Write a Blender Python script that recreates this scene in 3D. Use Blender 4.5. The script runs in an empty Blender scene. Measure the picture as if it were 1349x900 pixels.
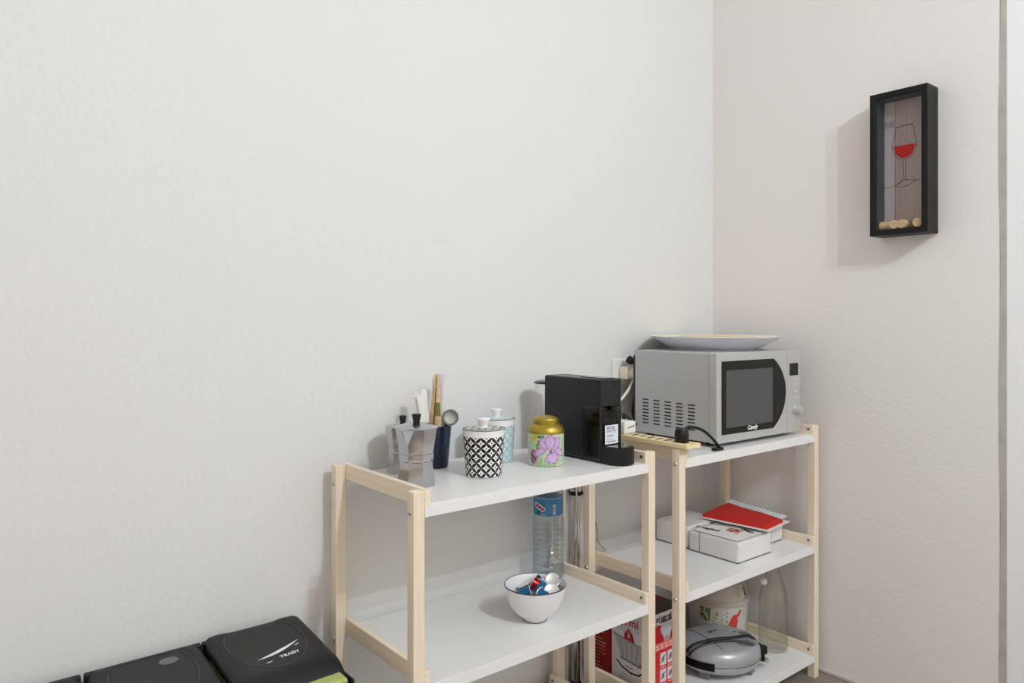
import bpy, bmesh, math, random
import numpy as np
from math import pi, sin, cos, radians, sqrt
from mathutils import Vector, Matrix

# ------------------------------------------------------------------ camera, world, lights, exposure
SC = bpy.context.scene
COL = SC.collection
random.seed(7)
rng = np.random.default_rng(7)

cam_data = bpy.data.cameras.new('camera')
cam_data.lens = 36.0 * 973.78 / 1349.0
cam_data.sensor_width = 36.0
cam_data.shift_y = (421.03 - 450.0) / 1349.0
cam_data.clip_start = 0.02
cam = bpy.data.objects.new('camera', cam_data)
COL.objects.link(cam)
cam.location = (-2.2162, -1.5856, 1.1021)
cam.rotation_euler = (pi / 2, 0, -0.6845)
SC.camera = cam

world = bpy.data.worlds.new('world')
SC.world = world
world.use_nodes = True
world.cycles.sampling_method = 'NONE'   # an even sky: bounced rays find it without noise
world.node_tree.nodes['Background'].inputs[0].default_value = (1.0, 0.89, 0.775, 1)
world.node_tree.nodes['Background'].inputs[1].default_value = 0.76


def lamp(name, loc, power, radius, color):
    d = bpy.data.lights.new(name, 'POINT')
    d.energy = power
    d.shadow_soft_size = radius
    d.color = color
    o = bpy.data.objects.new(name, d)
    o.location = loc
    COL.objects.link(o)


lamp('ceiling_lamp_far', (-1.17, -3.25, 2.80), 69, 0.008, (0.885, 0.965, 1.03))
lamp('ceiling_lamp_near', (-1.17, -2.65, 2.56), 51, 0.008, (0.885, 0.965, 1.03))

SC.view_settings.view_transform = 'Standard'
SC.view_settings.look = 'None'
SC.view_settings.gamma = 1.0
SC.view_settings.use_curve_mapping = False
SC.view_settings.exposure = 0.0
SC.cycles.max_bounces = 10
SC.cycles.transparent_max_bounces = 16


# ------------------------------------------------------------------ colours and materials
def lin(c):
    out = []
    for v in c[:3]:
        v = v / 255.0
        out.append(v / 12.92 if v <= 0.04045 else ((v + 0.055) / 1.055) ** 2.4)
    return (out[0], out[1], out[2], 1.0)


def base_mat(name):
    m = bpy.data.materials.new(name)
    m.use_nodes = True
    nt = m.node_tree
    b = nt.nodes['Principled BSDF']
    return m, nt, b


def N(nt, typ, **kw):
    n = nt.nodes.new(typ)
    for k, v in kw.items():
        setattr(n, k, v)
    return n


def mat(name, rgb, rough=0.5, metal=0.0, var=0.04, scale=30.0, bump=0.0, coat=0.0, spec=0.5):
    """plain surface with a little procedural colour variation and optional fine relief"""
    m, nt, b = base_mat(name)
    tc = N(nt, 'ShaderNodeTexCoord')
    nz = N(nt, 'ShaderNodeTexNoise')
    nz.inputs['Scale'].default_value = scale
    nz.inputs['Detail'].default_value = 3
    nt.links.new(tc.outputs['Object'], nz.inputs['Vector'])
    mx = N(nt, 'ShaderNodeMix', data_type='RGBA')
    c = lin(rgb)
    mx.inputs[6].default_value = tuple(x * (1 - var) for x in c[:3]) + (1,)
    mx.inputs[7].default_value = tuple(min(1, x * (1 + var)) for x in c[:3]) + (1,)
    nt.links.new(nz.outputs['Fac'], mx.inputs[0])
    nt.links.new(mx.outputs[2], b.inputs['Base Color'])
    b.inputs['Roughness'].default_value = rough
    b.inputs['Metallic'].default_value = metal
    b.inputs['Specular IOR Level'].default_value = spec
    b.inputs['Coat Weight'].default_value = coat
    if bump:
        bp = N(nt, 'ShaderNodeBump')
        bp.inputs['Strength'].default_value = bump
        bp.inputs['Distance'].default_value = 0.002
        nt.links.new(nz.outputs['Fac'], bp.inputs['Height'])
        nt.links.new(bp.outputs['Normal'], b.inputs['Normal'])
    return m


def plaster(name, rgb, strength):
    m, nt, b = base_mat(name)
    tc = N(nt, 'ShaderNodeTexCoord')
    n1 = N(nt, 'ShaderNodeTexNoise')
    n1.inputs['Scale'].default_value = 75
    n1.inputs['Detail'].default_value = 4
    n2 = N(nt, 'ShaderNodeTexNoise')
    n2.inputs['Scale'].default_value = 1.6
    n2.inputs['Detail'].default_value = 3
    nt.links.new(tc.outputs['Object'], n1.inputs['Vector'])
    nt.links.new(tc.outputs['Object'], n2.inputs['Vector'])
    c = lin(rgb)
    mx = N(nt, 'ShaderNodeMix', data_type='RGBA')
    mx.inputs[6].default_value = tuple(x * 0.985 for x in c[:3]) + (1,)
    mx.inputs[7].default_value = tuple(min(1, x * 1.015) for x in c[:3]) + (1,)
    nt.links.new(n2.outputs['Fac'], mx.inputs[0])
    nt.links.new(mx.outputs[2], b.inputs['Base Color'])
    b.inputs['Roughness'].default_value = 0.55
    b.inputs['Specular IOR Level'].default_value = 0.25
    bp = N(nt, 'ShaderNodeBump')
    bp.inputs['Strength'].default_value = strength
    bp.inputs['Distance'].default_value = 0.0022
    nt.links.new(n1.outputs['Fac'], bp.inputs['Height'])
    nt.links.new(bp.outputs['Normal'], b.inputs['Normal'])
    return m


def wood(name, axis, light, dark, rough=0.5):
    m, nt, b = base_mat(name)
    tc = N(nt, 'ShaderNodeTexCoord')
    mp = N(nt, 'ShaderNodeMapping')
    s = [130.0, 130.0, 130.0]
    s['xyz'.index(axis)] = 5.0
    mp.inputs['Scale'].default_value = s
    nz = N(nt, 'ShaderNodeTexNoise')
    nz.inputs['Scale'].default_value = 1.0
    nz.inputs['Detail'].default_value = 4
    nz.inputs['Distortion'].default_value = 0.6
    cr = N(nt, 'ShaderNodeValToRGB')
    cr.color_ramp.elements[0].position = 0.3
    cr.color_ramp.elements[0].color = lin(dark)
    cr.color_ramp.elements[1].position = 0.7
    cr.color_ramp.elements[1].color = lin(light)
    nt.links.new(tc.outputs['Object'], mp.inputs['Vector'])
    nt.links.new(mp.outputs['Vector'], nz.inputs['Vector'])
    nt.links.new(nz.outputs['Fac'], cr.inputs['Fac'])
    nt.links.new(cr.outputs['Color'], b.inputs['Base Color'])
    b.inputs['Roughness'].default_value = rough
    b.inputs['Specular IOR Level'].default_value = 0.3
    return m


def thin_clear(name, tint, gloss=0.10, edge=0.55, rough=0.05, bump=0.0, edge_tint=None):
    """clear film or glass wall: lets light straight through, mirrors more at glancing angles"""
    m, nt, b = base_mat(name)
    nt.nodes.remove(b)
    out = nt.nodes['Material Output']
    tr = N(nt, 'ShaderNodeBsdfTransparent')
    gl = N(nt, 'ShaderNodeBsdfGlossy')
    gl.inputs['Roughness'].default_value = rough
    lw = N(nt, 'ShaderNodeLayerWeight')
    lw.inputs['Blend'].default_value = 0.35
    mr = N(nt, 'ShaderNodeMapRange')
    mr.inputs[3].default_value = gloss
    mr.inputs[4].default_value = edge
    nt.links.new(lw.outputs['Facing'], mr.inputs[0])
    cm = N(nt, 'ShaderNodeMix', data_type='RGBA')
    cm.inputs[6].default_value = tint
    cm.inputs[7].default_value = edge_tint or tint
    nt.links.new(lw.outputs['Facing'], cm.inputs[0])
    nt.links.new(cm.outputs[2], tr.inputs['Color'])
    mx = N(nt, 'ShaderNodeMixShader')
    nt.links.new(mr.outputs[0], mx.inputs[0])
    nt.links.new(tr.outputs[0], mx.inputs[1])
    nt.links.new(gl.outputs[0], mx.inputs[2])
    nt.links.new(mx.outputs[0], out.inputs['Surface'])
    if bump:
        tc = N(nt, 'ShaderNodeTexCoord')
        nz = N(nt, 'ShaderNodeTexNoise')
        nz.inputs['Scale'].default_value = 60
        nt.links.new(tc.outputs['Object'], nz.inputs['Vector'])
        bp = N(nt, 'ShaderNodeBump')
        bp.inputs['Strength'].default_value = bump
        bp.inputs['Distance'].default_value = 0.004
        nt.links.new(nz.outputs['Fac'], bp.inputs['Height'])
        nt.links.new(bp.outputs['Normal'], gl.inputs['Normal'])
        nt.links.new(bp.outputs['Normal'], lw.inputs['Normal'])
    return m


def print_mat(name, rough=0.4, spec=0.4, metal=0.0):
    """flat print: colours are stored on the faces"""
    m, nt, b = base_mat(name)
    at = N(nt, 'ShaderNodeVertexColor')
    at.layer_name = 'print'
    nt.links.new(at.outputs['Color'], b.inputs['Base Color'])
    b.inputs['Roughness'].default_value = rough
    b.inputs['Specular IOR Level'].default_value = spec
    b.inputs['Metallic'].default_value = metal
    return m


def brushed(name, rgb, rough, axis='x', metal=0.9):
    m, nt, b = base_mat(name)
    tc = N(nt, 'ShaderNodeTexCoord')
    mp = N(nt, 'ShaderNodeMapping')
    s = [600.0, 600.0, 600.0]
    s['xyz'.index(axis)] = 6.0
    mp.inputs['Scale'].default_value = s
    nz = N(nt, 'ShaderNodeTexNoise')
    nz.inputs['Scale'].default_value = 1.0
    mr = N(nt, 'ShaderNodeMapRange')
    mr.inputs[3].default_value = rough - 0.06
    mr.inputs[4].default_value = rough + 0.08
    nt.links.new(tc.outputs['Object'], mp.inputs['Vector'])
    nt.links.new(mp.outputs['Vector'], nz.inputs['Vector'])
    nt.links.new(nz.outputs['Fac'], mr.inputs[0])
    nt.links.new(mr.outputs[0], b.inputs['Roughness'])
    b.inputs['Base Color'].default_value = lin(rgb)
    b.inputs['Metallic'].default_value = metal
    return m


M = {}
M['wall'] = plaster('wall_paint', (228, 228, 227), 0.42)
M['wall_r'] = plaster('wall_paint_lightened', (239, 236, 234), 0.36)  # same paint as the back wall, lightened in place of missing light
M['ceiling'] = plaster('ceiling_paint', (238, 237, 235), 0.1)
M['trim'] = mat('door_trim_paint', (248, 250, 253), 0.4, var=0.02, scale=8)
M['joint'] = mat('trim_joint', (186, 182, 173), 0.8, var=0.22, scale=25, bump=0.4)
M['base'] = mat('baseboard_paint', (205, 198, 192), 0.6)
M['floor'] = mat('floor_tile', (135, 124, 117), 0.45, var=0.12, scale=18)
M['wood_z'] = wood('pale_pine_upright', 'z', (244, 231, 211), (234, 215, 189))
M['wood_y'] = wood('pale_pine_rail', 'y', (244, 231, 211), (235, 217, 191))
M['bamboo'] = wood('bamboo', 'y', (246, 229, 184), (233, 212, 164))
M['laminate'] = mat('white_laminate', (236, 235, 234), 0.32, var=0.01, scale=12)
M['zinc'] = mat('zinc_bolt', (200, 200, 200), 0.3, metal=0.9)
M['dark_hole'] = mat('dark_socket', (22, 21, 20), 0.7)
M['alu'] = brushed('polished_aluminium', (186, 187, 190), 0.16, 'z', 1.0)
M['steel'] = mat('steel', (205, 205, 205), 0.25, metal=1.0)
M['chrome'] = mat('chrome', (215, 212, 208), 0.12, metal=1.0)
M['mesh'] = mat('sieve_mesh', (205, 203, 196), 0.5, metal=0.3, var=0.3, scale=700, bump=0.8)
M['sieve_rim'] = mat('sieve_rim', (120, 120, 118), 0.35, metal=0.8)
M['black'] = mat('black_plastic', (19, 19, 20), 0.42, var=0.1, spec=0.35)
M['black_matt'] = mat('black_matt_plastic', (26, 26, 28), 0.55, var=0.1, scale=200, bump=0.05, spec=0.35)
M['black_side'] = mat('black_satin_plastic', (22, 22, 24), 0.30, var=0.15, scale=60, spec=0.4)
M['black_gloss'] = mat('black_gloss', (10, 10, 11), 0.09)
M['bin'] = mat('bin_plastic', (27, 27, 30), 0.45, var=0.25, scale=7, bump=0.05, spec=0.35)
M['bin_oval'] = mat('bin_worn_plastic', (48, 48, 46), 0.6, var=0.25, scale=14, spec=0.35)
M['scuff_dark'] = mat('worn_ridge', (74, 74, 74), 0.5)
M['scuff'] = mat('scuff_mark', (112, 112, 112), 0.8, var=0.3, scale=90)
M['green_bag'] = mat('green_bag', (176, 190, 112), 0.35, var=0.25, scale=60, bump=0.5)
M['blue_bag'] = mat('blue_bag', (150, 190, 215), 0.35, var=0.3, scale=120, bump=0.5)
M['navy'] = mat('navy_glaze', (17, 27, 58), 0.2, var=0.5, scale=40)
M['ceramic'] = mat('white_ceramic', (240, 239, 237), 0.15, var=0.01)
M['ceramic_bowl'] = mat('bowl_glaze', (232, 232, 235), 0.35, var=0.02, scale=20)
M['dark_rim'] = mat('dark_rim', (62, 54, 52), 0.3)
M['paper'] = mat('white_paper', (236, 234, 230), 0.7, var=0.03)
M['foil'] = mat('sachet_foil', (226, 226, 232), 0.3, metal=0.35, var=0.05, scale=60, bump=0.3)
M['kraft'] = mat('kraft_packet', (206, 178, 136), 0.5, var=0.28, scale=70)
M['brown_print'] = mat('brown_print', (98, 72, 42), 0.5, var=0.4, scale=90)
M['green_print'] = mat('green_print', (112, 116, 66), 0.5, var=0.5, scale=140)
M['gold'] = mat('gold_tin', (176, 152, 66), 0.40, metal=0.8, var=0.04)
M['mw_silver'] = brushed('microwave_silver', (200, 200, 200), 0.36, 'x', 0.45)
M['mw_side'] = mat('microwave_side_paint', (186, 186, 187), 0.42, metal=0.25, var=0.02, scale=300)
M['button'] = mat('bright_button', (214, 214, 214), 0.25)
M['mw_glass'] = mat('microwave_window', (74, 74, 74), 0.16, var=0.08, scale=500)
M['mw_black'] = mat('microwave_door_glass', (14, 13, 14), 0.08, spec=0.3)
M['print_white'] = mat('white_ink', (235, 235, 235), 0.5)
M['print_black'] = mat('black_ink', (32, 30, 32), 0.5)
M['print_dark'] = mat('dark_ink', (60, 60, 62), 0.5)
M['plate'] = mat('plate_glaze', (234, 236, 246), 0.2, var=0.06, scale=14)
M['plate_rim'] = mat('plate_rim_glaze', (240, 234, 220), 0.25)
M['tan'] = mat('tan_cork_disc', (222, 196, 156), 0.7, var=0.12, scale=40)
M['plug_white'] = mat('white_plastic', (238, 238, 236), 0.35)
M['plug_cream'] = mat('cream_plastic', (226, 220, 200), 0.4)
M['cable_white'] = mat('white_cable', (232, 226, 210), 0.4)
M['cable_grey'] = mat('pale_cable', (196, 184, 168), 0.45)
M['bottle'] = thin_clear('clear_bottle', (0.93, 0.962, 0.985, 1), 0.07, 0.62, 0.06, 1.0, (0.60, 0.74, 0.84, 1))
M['cap'] = mat('blue_cap', (60, 120, 190), 0.4)
M['glass'] = thin_clear('greenish_glass', (0.985, 0.985, 0.97, 1), 0.02, 0.35, 0.03, 0.0, (0.87, 0.87, 0.84, 1))
M['pane'] = thin_clear('picture_pane', (0.99, 0.99, 0.99, 1), 0.008, 0.06, 0.02)
M['tank'] = thin_clear('clear_tank', (0.97, 0.97, 0.97, 1), 0.03, 0.30, 0.03)
M['film'] = thin_clear('wrapper_film', (0.985, 0.985, 0.99, 1), 0.05, 0.16, 0.15, 0.7)
M['tub'] = mat('tub_plastic', (222, 220, 214), 0.35, var=0.03)
M['tub_lid'] = mat('milky_lid', (196, 188, 178), 0.28, var=0.05)
M['frame'] = mat('black_frame', (22, 22, 23), 0.45, var=0.1, spec=0.22)
M['frame_side'] = mat('black_frame_inside', (48, 52, 58), 0.5)
M['cork'] = mat('cork', (206, 176, 138), 0.85, var=0.5, scale=260, bump=0.6)
M['red_wine'] = mat('red_wine_print', (190, 22, 22), 0.5)
M['red_napkin'] = mat('red_napkin', (198, 36, 26), 0.75, var=0.10, scale=25, bump=0.3)
M['napkin'] = mat('white_napkin', (238, 236, 232), 0.75, var=0.03, scale=40, bump=0.3)
M['napkin_layers'] = mat('napkin_edges', (240, 238, 234), 0.75, var=0.02)
_nt = M['napkin_layers'].node_tree
_tc = N(_nt, 'ShaderNodeTexCoord')
_wv = N(_nt, 'ShaderNodeTexWave', bands_direction='Z')
_wv.inputs['Scale'].default_value = 85
_wv.inputs['Distortion'].default_value = 1.2
_wv.inputs['Detail'].default_value = 3
_bp = N(_nt, 'ShaderNodeBump')
_bp.inputs['Strength'].default_value = 0.22
_bp.inputs['Distance'].default_value = 0.002
_nt.links.new(_tc.outputs['Object'], _wv.inputs['Vector'])
_nt.links.new(_wv.outputs['Fac'], _bp.inputs['Height'])
_nt.links.new(_bp.outputs['Normal'], _nt.nodes['Principled BSDF'].inputs['Normal'])
M['capsule_blue'] = mat('blue_capsule', (40, 120, 176), 0.28, metal=0.65, var=0.05)
M['capsule_red'] = mat('red_capsule', (150, 30, 36), 0.25, metal=0.65)
M['capsule_dark'] = mat('dark_capsule', (52, 24, 34), 0.28, metal=0.65)
M['capsule_foil'] = mat('capsule_foil', (224, 222, 218), 0.35, metal=0.4, var=0.05, scale=200)
M['grill'] = mat('grill_silver', (172, 174, 179), 0.34, metal=0.3, var=0.02)
M['grill_dark'] = mat('grill_recess', (122, 124, 128), 0.4, metal=0.3)
M['red_light'] = mat('red_indicator', (112, 40, 48), 0.3)
M['print'] = print_mat('flat_print', 0.42)
M['print_gloss'] = print_mat('glossy_print', 0.25)
M['print_matt'] = print_mat('matt_print', 0.7, 0.25)
M['box_edge'] = mat('box_card', (170, 28, 30), 0.5)


# ------------------------------------------------------------------ mesh helpers
class B:
    """collects shapes, then builds ONE mesh object"""

    def __init__(self):
        self.bm = bmesh.new()
        self.round = False

    def box(self, x0, x1, y0, y1, z0, z1, bev=0.0, seg=2, mtx=None):
        r = bmesh.ops.create_cube(self.bm, size=1.0)
        vs = r['verts']
        for v in vs:
            v.co = Vector(((x0 + x1) / 2 + v.co.x * (x1 - x0), (y0 + y1) / 2 + v.co.y * (y1 - y0), (z0 + z1) / 2 + v.co.z * (z1 - z0)))
        if bev:
            es = list({e for v in vs for e in v.link_edges})
            rr = bmesh.ops.bevel(self.bm, geom=es, offset=bev, segments=seg, affect='EDGES', profile=0.5)
            vs = list({v for f in rr['faces'] for v in f.verts} | {v for v in vs if v.is_valid})
        if mtx:
            for v in vs:
                v.co = mtx @ v.co
        return self

    def lathe(self, prof, n=40, c=(0, 0, 0), sx=1.0, sy=1.0, mtx=None, phase=0.0):
        self.round = True
        rings = []
        for r, z in prof:
            if r < 1e-6:
                rings.append([self.bm.verts.new((c[0], c[1], c[2] + z))])
            else:
                rings.append([self.bm.verts.new((c[0] + r * sx * cos(phase + 2 * pi * k / n), c[1] + r * sy * sin(phase + 2 * pi * k / n), c[2] + z)) for k in range(n)])
        for a, b in zip(rings, rings[1:]):
            for k in range(n):
                k2 = (k + 1) % n
                if len(a) == 1 and len(b) == 1:
                    continue
                if len(a) == 1:
                    self.bm.faces.new((a[0], b[k2], b[k]))
                elif len(b) == 1:
                    self.bm.faces.new((a[k], a[k2], b[0]))
                else:
                    self.bm.faces.new((a[k], a[k2], b[k2], b[k]))
        if mtx:
            for ring in rings:
                for v in ring:
                    v.co = mtx @ v.co
        return self

    def tube(self, pts, r, n=8, smooth=6, caps=True, flat=1.0):
        self.round = True
        P = [Vector(p) for p in pts]
        if smooth and len(P) > 2:
            Q = []
            for i in range(len(P) - 1):
                p0 = P[max(i - 1, 0)]
                p1, p2 = P[i], P[i + 1]
                p3 = P[min(i + 2, len(P) - 1)]
                for s in range(smooth):
                    t = s / smooth
                    Q.append(0.5 * ((2 * p1) + (p2 - p0) * t + (2 * p0 - 5 * p1 + 4 * p2 - p3) * t * t + (3 * p1 - p0 - 3 * p2 + p3) * t ** 3))
            Q.append(P[-1])
            P = Q
        rad = r if callable(r) else (lambda t: r)
        up = None
        rings = []
        for i, p in enumerate(P):
            t = (P[min(i + 1, len(P) - 1)] - P[max(i - 1, 0)]).normalized()
            if up is None:
                up = Vector((0, 0, 1)) if abs(t.z) < 0.9 else Vector((1, 0, 0))
            a = t.cross(up).normalized()
            up = a.cross(t).normalized()
            rr = rad(i / (len(P) - 1))
            rings.append([self.bm.verts.new(p + a * rr * cos(2 * pi * k / n) + up * rr * flat * sin(2 * pi * k / n)) for k in range(n)])
        for a, b in zip(rings, rings[1:]):
            for k in range(n):
                k2 = (k + 1) % n
                self.bm.faces.new((a[k], b[k], b[k2], a[k2]))
        if caps:
            self.bm.faces.new(rings[0])
            self.bm.faces.new(list(reversed(rings[-1])))
        return self

    def prism(self, poly, h, mtx, bev=0.0):
        """poly in local xy, thickness 0..h along local z, then mtx"""
        lo = [self.bm.verts.new(mtx @ Vector((x, y, 0))) for x, y in poly]
        hi = [self.bm.verts.new(mtx @ Vector((x, y, h))) for x, y in poly]
        n = len(poly)
        fs = [self.bm.faces.new(list(reversed(lo))), self.bm.faces.new(hi)]
        for k in range(n):
            k2 = (k + 1) % n
            fs.append(self.bm.faces.new((lo[k], lo[k2], hi[k2], hi[k])))
        if bev:
            es = list({e for f in fs[:2] for e in f.edges})
            bmesh.ops.bevel(self.bm, geom=es, offset=bev, segments=2, affect='EDGES', profile=0.5)
        return self

    def grid(self, fn, nu, nv):
        self.round = True
        vs = [[self.bm.verts.new(fn(i / nu, j / nv)) for i in range(nu + 1)] for j in range(nv + 1)]
        for j in range(nv):
            for i in range(nu):
                self.bm.faces.new((vs[j][i], vs[j][i + 1], vs[j + 1][i + 1], vs[j + 1][i]))
        return self

    def build(self, name, m, parent=None, angle=35, loc=None, rot=None, kind=None, recalc=True):
        me = bpy.data.meshes.new(name)
        if recalc:
            bmesh.ops.recalc_face_normals(self.bm, faces=self.bm.faces)
        self.bm.to_mesh(me)
        self.bm.free()
        me.materials.append(m)
        me.shade_smooth()
        me.set_sharp_from_angle(angle=radians(angle if self.round else min(angle, 18)))
        o = bpy.data.objects.new(name, me)
        COL.objects.link(o)
        if parent:
            o.parent = parent
        if loc:
            o.location = loc
        if rot:
            o.rotation_euler = rot
        if kind:
            o['kind'] = kind
        return o


def thing(name, label, cat, loc=(0, 0, 0), rz=0.0, group=None):
    o = bpy.data.objects.new(name, None)
    o.empty_display_size = 0.02
    COL.objects.link(o)
    o.location = loc
    o.rotation_euler = (0, 0, rz)
    return tag(o, label, cat, group)


def tag(o, label, cat, group=None):
    o['label'] = label
    o['category'] = cat
    if group:
        o['group'] = group
    return o


def copy_of(src, parent, loc=None, rot=None):
    c = src.copy()
    COL.objects.link(c)
    c.parent = parent
    if loc:
        c.location = loc
    if rot:
        c.rotation_euler = rot
    return c


def text(name, s, size, m, parent, mtx, bold=0.0, shear=0.0, squeeze=1.0, depth=0.0002):
    cu = bpy.data.curves.new(name + '_curve', 'FONT')
    cu.body = s
    cu.size = size
    cu.align_x = 'CENTER'
    cu.align_y = 'CENTER'
    cu.extrude = depth
    cu.offset = bold
    cu.shear = shear
    cu.resolution_u = 3
    t = bpy.data.objects.new(name + '_curve', cu)
    COL.objects.link(t)
    dg = bpy.context.evaluated_depsgraph_get()
    dg.update()
    me = bpy.data.meshes.new_from_object(t.evaluated_get(dg))
    bpy.data.objects.remove(t)
    me.name = name
    me.transform(Matrix.Diagonal((squeeze, 1, 1, 1)))
    me.transform(mtx)
    me.materials.clear()
    me.materials.append(m)
    o = bpy.data.objects.new(name, me)
    COL.objects.link(o)
    o.parent = parent
    return o


def frame_mtx(origin, ex, ey):
    ex = Vector(ex).normalized()
    ey = Vector(ey).normalized()
    ez = ex.cross(ey)
    return Matrix(((ex.x, ey.x, ez.x, origin[0]), (ex.y, ey.y, ez.y, origin[1]), (ex.z, ey.z, ez.z, origin[2]), (0, 0, 0, 1)))


# ---- flat print: a little canvas whose colours go onto the faces of a fine grid
class Canvas:
    def __init__(self, w, h, bg, aspect=None):
        self.w, self.h = w, h
        self.a = np.zeros((h, w, 3)) + np.array(lin(bg)[:3])
        self.X, self.Y = np.meshgrid((np.arange(w) + .5) / w, (np.arange(h) + .5) / h)
        self.asp = aspect or w / h  # width over height, so that circles are round

    def put(self, mask, rgb, alpha=1.0):
        c = np.array(lin(rgb)[:3])
        self.a[mask] = self.a[mask] * (1 - alpha) + c * alpha

    def rect(self, x0, y0, x1, y1, rgb, alpha=1.0):
        self.put((self.X >= x0) & (self.X < x1) & (self.Y >= y0) & (self.Y < y1), rgb, alpha)

    def ell(self, cx, cy, rx, ry, rgb, rot=0.0, alpha=1.0, lobes=0, depth=0.0, ring=None):
        dx = (self.X - cx) * self.asp
        dy = self.Y - cy
        c, s = cos(rot), sin(rot)
        u = (dx * c + dy * s) / (rx * self.asp)
        v = (-dx * s + dy * c) / ry
        d = np.sqrt(u * u + v * v)
        if lobes:
            d = d / (1 + depth * np.cos(lobes * np.arctan2(v, u)))
        mk = d < 1
        if ring:
            mk &= d > ring
        self.put(mk, rgb, alpha)

    def poly(self, pts, rgb, alpha=1.0):
        m = np.zeros(self.X.shape, bool)
        n = len(pts)
        j = n - 1
        for i in range(n):
            xi, yi = pts[i]
            xj, yj = pts[j]
            if yi != yj:
                m ^= ((yi > self.Y) != (yj > self.Y)) & (self.X < (xj - xi) * (self.Y - yi) / (yj - yi) + xi)
            j = i
        self.put(m, rgb, alpha)

    def line(self, pts, wd, rgb, alpha=1.0):
        mk = np.zeros(self.X.shape, bool)
        for (x0, y0), (x1, y1) in zip(pts, pts[1:]):
            ax, ay = x0 * self.asp, y0
            bx, by = x1 * self.asp, y1
            px, py = self.X * self.asp - ax, self.Y - ay
            L = (bx - ax) ** 2 + (by - ay) ** 2 + 1e-12
            t = np.clip((px * (bx - ax) + py * (by - ay)) / L, 0, 1)
            mk |= (px - t * (bx - ax)) ** 2 + (py - t * (by - ay)) ** 2 < (wd / 2) ** 2
        self.put(mk, rgb, alpha)

    def noise(self, amt):
        self.a *= 1 + amt * (rng.random(self.a.shape[:2])[..., None] - .5)

    def sheet(self, name, fn, m, parent=None, smooth=True):
        """fn(u, v) -> point, u to the right, v up"""
        w, h = self.w, self.h
        co = np.array([fn(i / w, j / h) for j in range(h + 1) for i in range(w + 1)], float)
        me = bpy.data.meshes.new(name)
        idx = np.arange((h + 1) * (w + 1)).reshape(h + 1, w + 1)
        q = np.stack([idx[:-1, :-1], idx[:-1, 1:], idx[1:, 1:], idx[1:, :-1]], -1).reshape(-1, 4)
        me.from_pydata(co.tolist(), [], q.tolist())
        at = me.color_attributes.new('print', 'FLOAT_COLOR', 'CORNER')
        col = np.ones((w * h, 4, 4))
        col[..., :3] = self.a.reshape(-1, 1, 3)
        at.data.foreach_set('color', col.ravel())
        me.materials.append(m)
        if smooth:
            me.shade_smooth()
        o = bpy.data.objects.new(name, me)
        COL.objects.link(o)
        if parent:
            o.parent = parent
        return o


# ------------------------------------------------------------------ the setting
def struct(name, b, m):
    o = b.build(name, m)
    o['kind'] = 'structure'
    return o


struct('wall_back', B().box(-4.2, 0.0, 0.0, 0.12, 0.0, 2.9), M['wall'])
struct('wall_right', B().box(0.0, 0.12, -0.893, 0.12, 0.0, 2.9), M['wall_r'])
struct('floor', B().box(-4.2, 0.12, -4.6, 0.12, -0.1, 0.0), M['floor'])
struct('ceiling', B().box(-4.2, 0.12, -4.6, 0.12, 2.9, 3.0), M['ceiling'])
struct('baseboard_right', B().box(-0.006, 0.0, -0.888, 0.0, 0.0, 0.010, 0.002), M['base'])
# door casing at the right edge of the view, with the ragged filler joint beside it
jb = B()
zs = np.linspace(0.0, 2.2, 90)
left = [(-0.8925 + 0.0016 * sin(z * 9) + 0.0012 * (random.random() - .5), z) for z in zs]
poly = [(y, z) for y, z in left] + [(-0.909, 2.2), (-0.909, 0.0)]
jb.prism(poly, 0.05, frame_mtx((-0.0012, 0, 0), (0, 1, 0), (0, 0, 1)))
struct('trim_2', jb, M['joint'])
tb = B()
tb.box(-0.0016, 0.10, -1.02, -0.906, 0.0, 2.2, 0.004)
struct('trim_1', tb, M['trim'])
struct('wall_right_beyond', B().box(0.0, 0.12, -4.6, -1.02, 0.0, 2.9), M['wall_r'])


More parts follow.
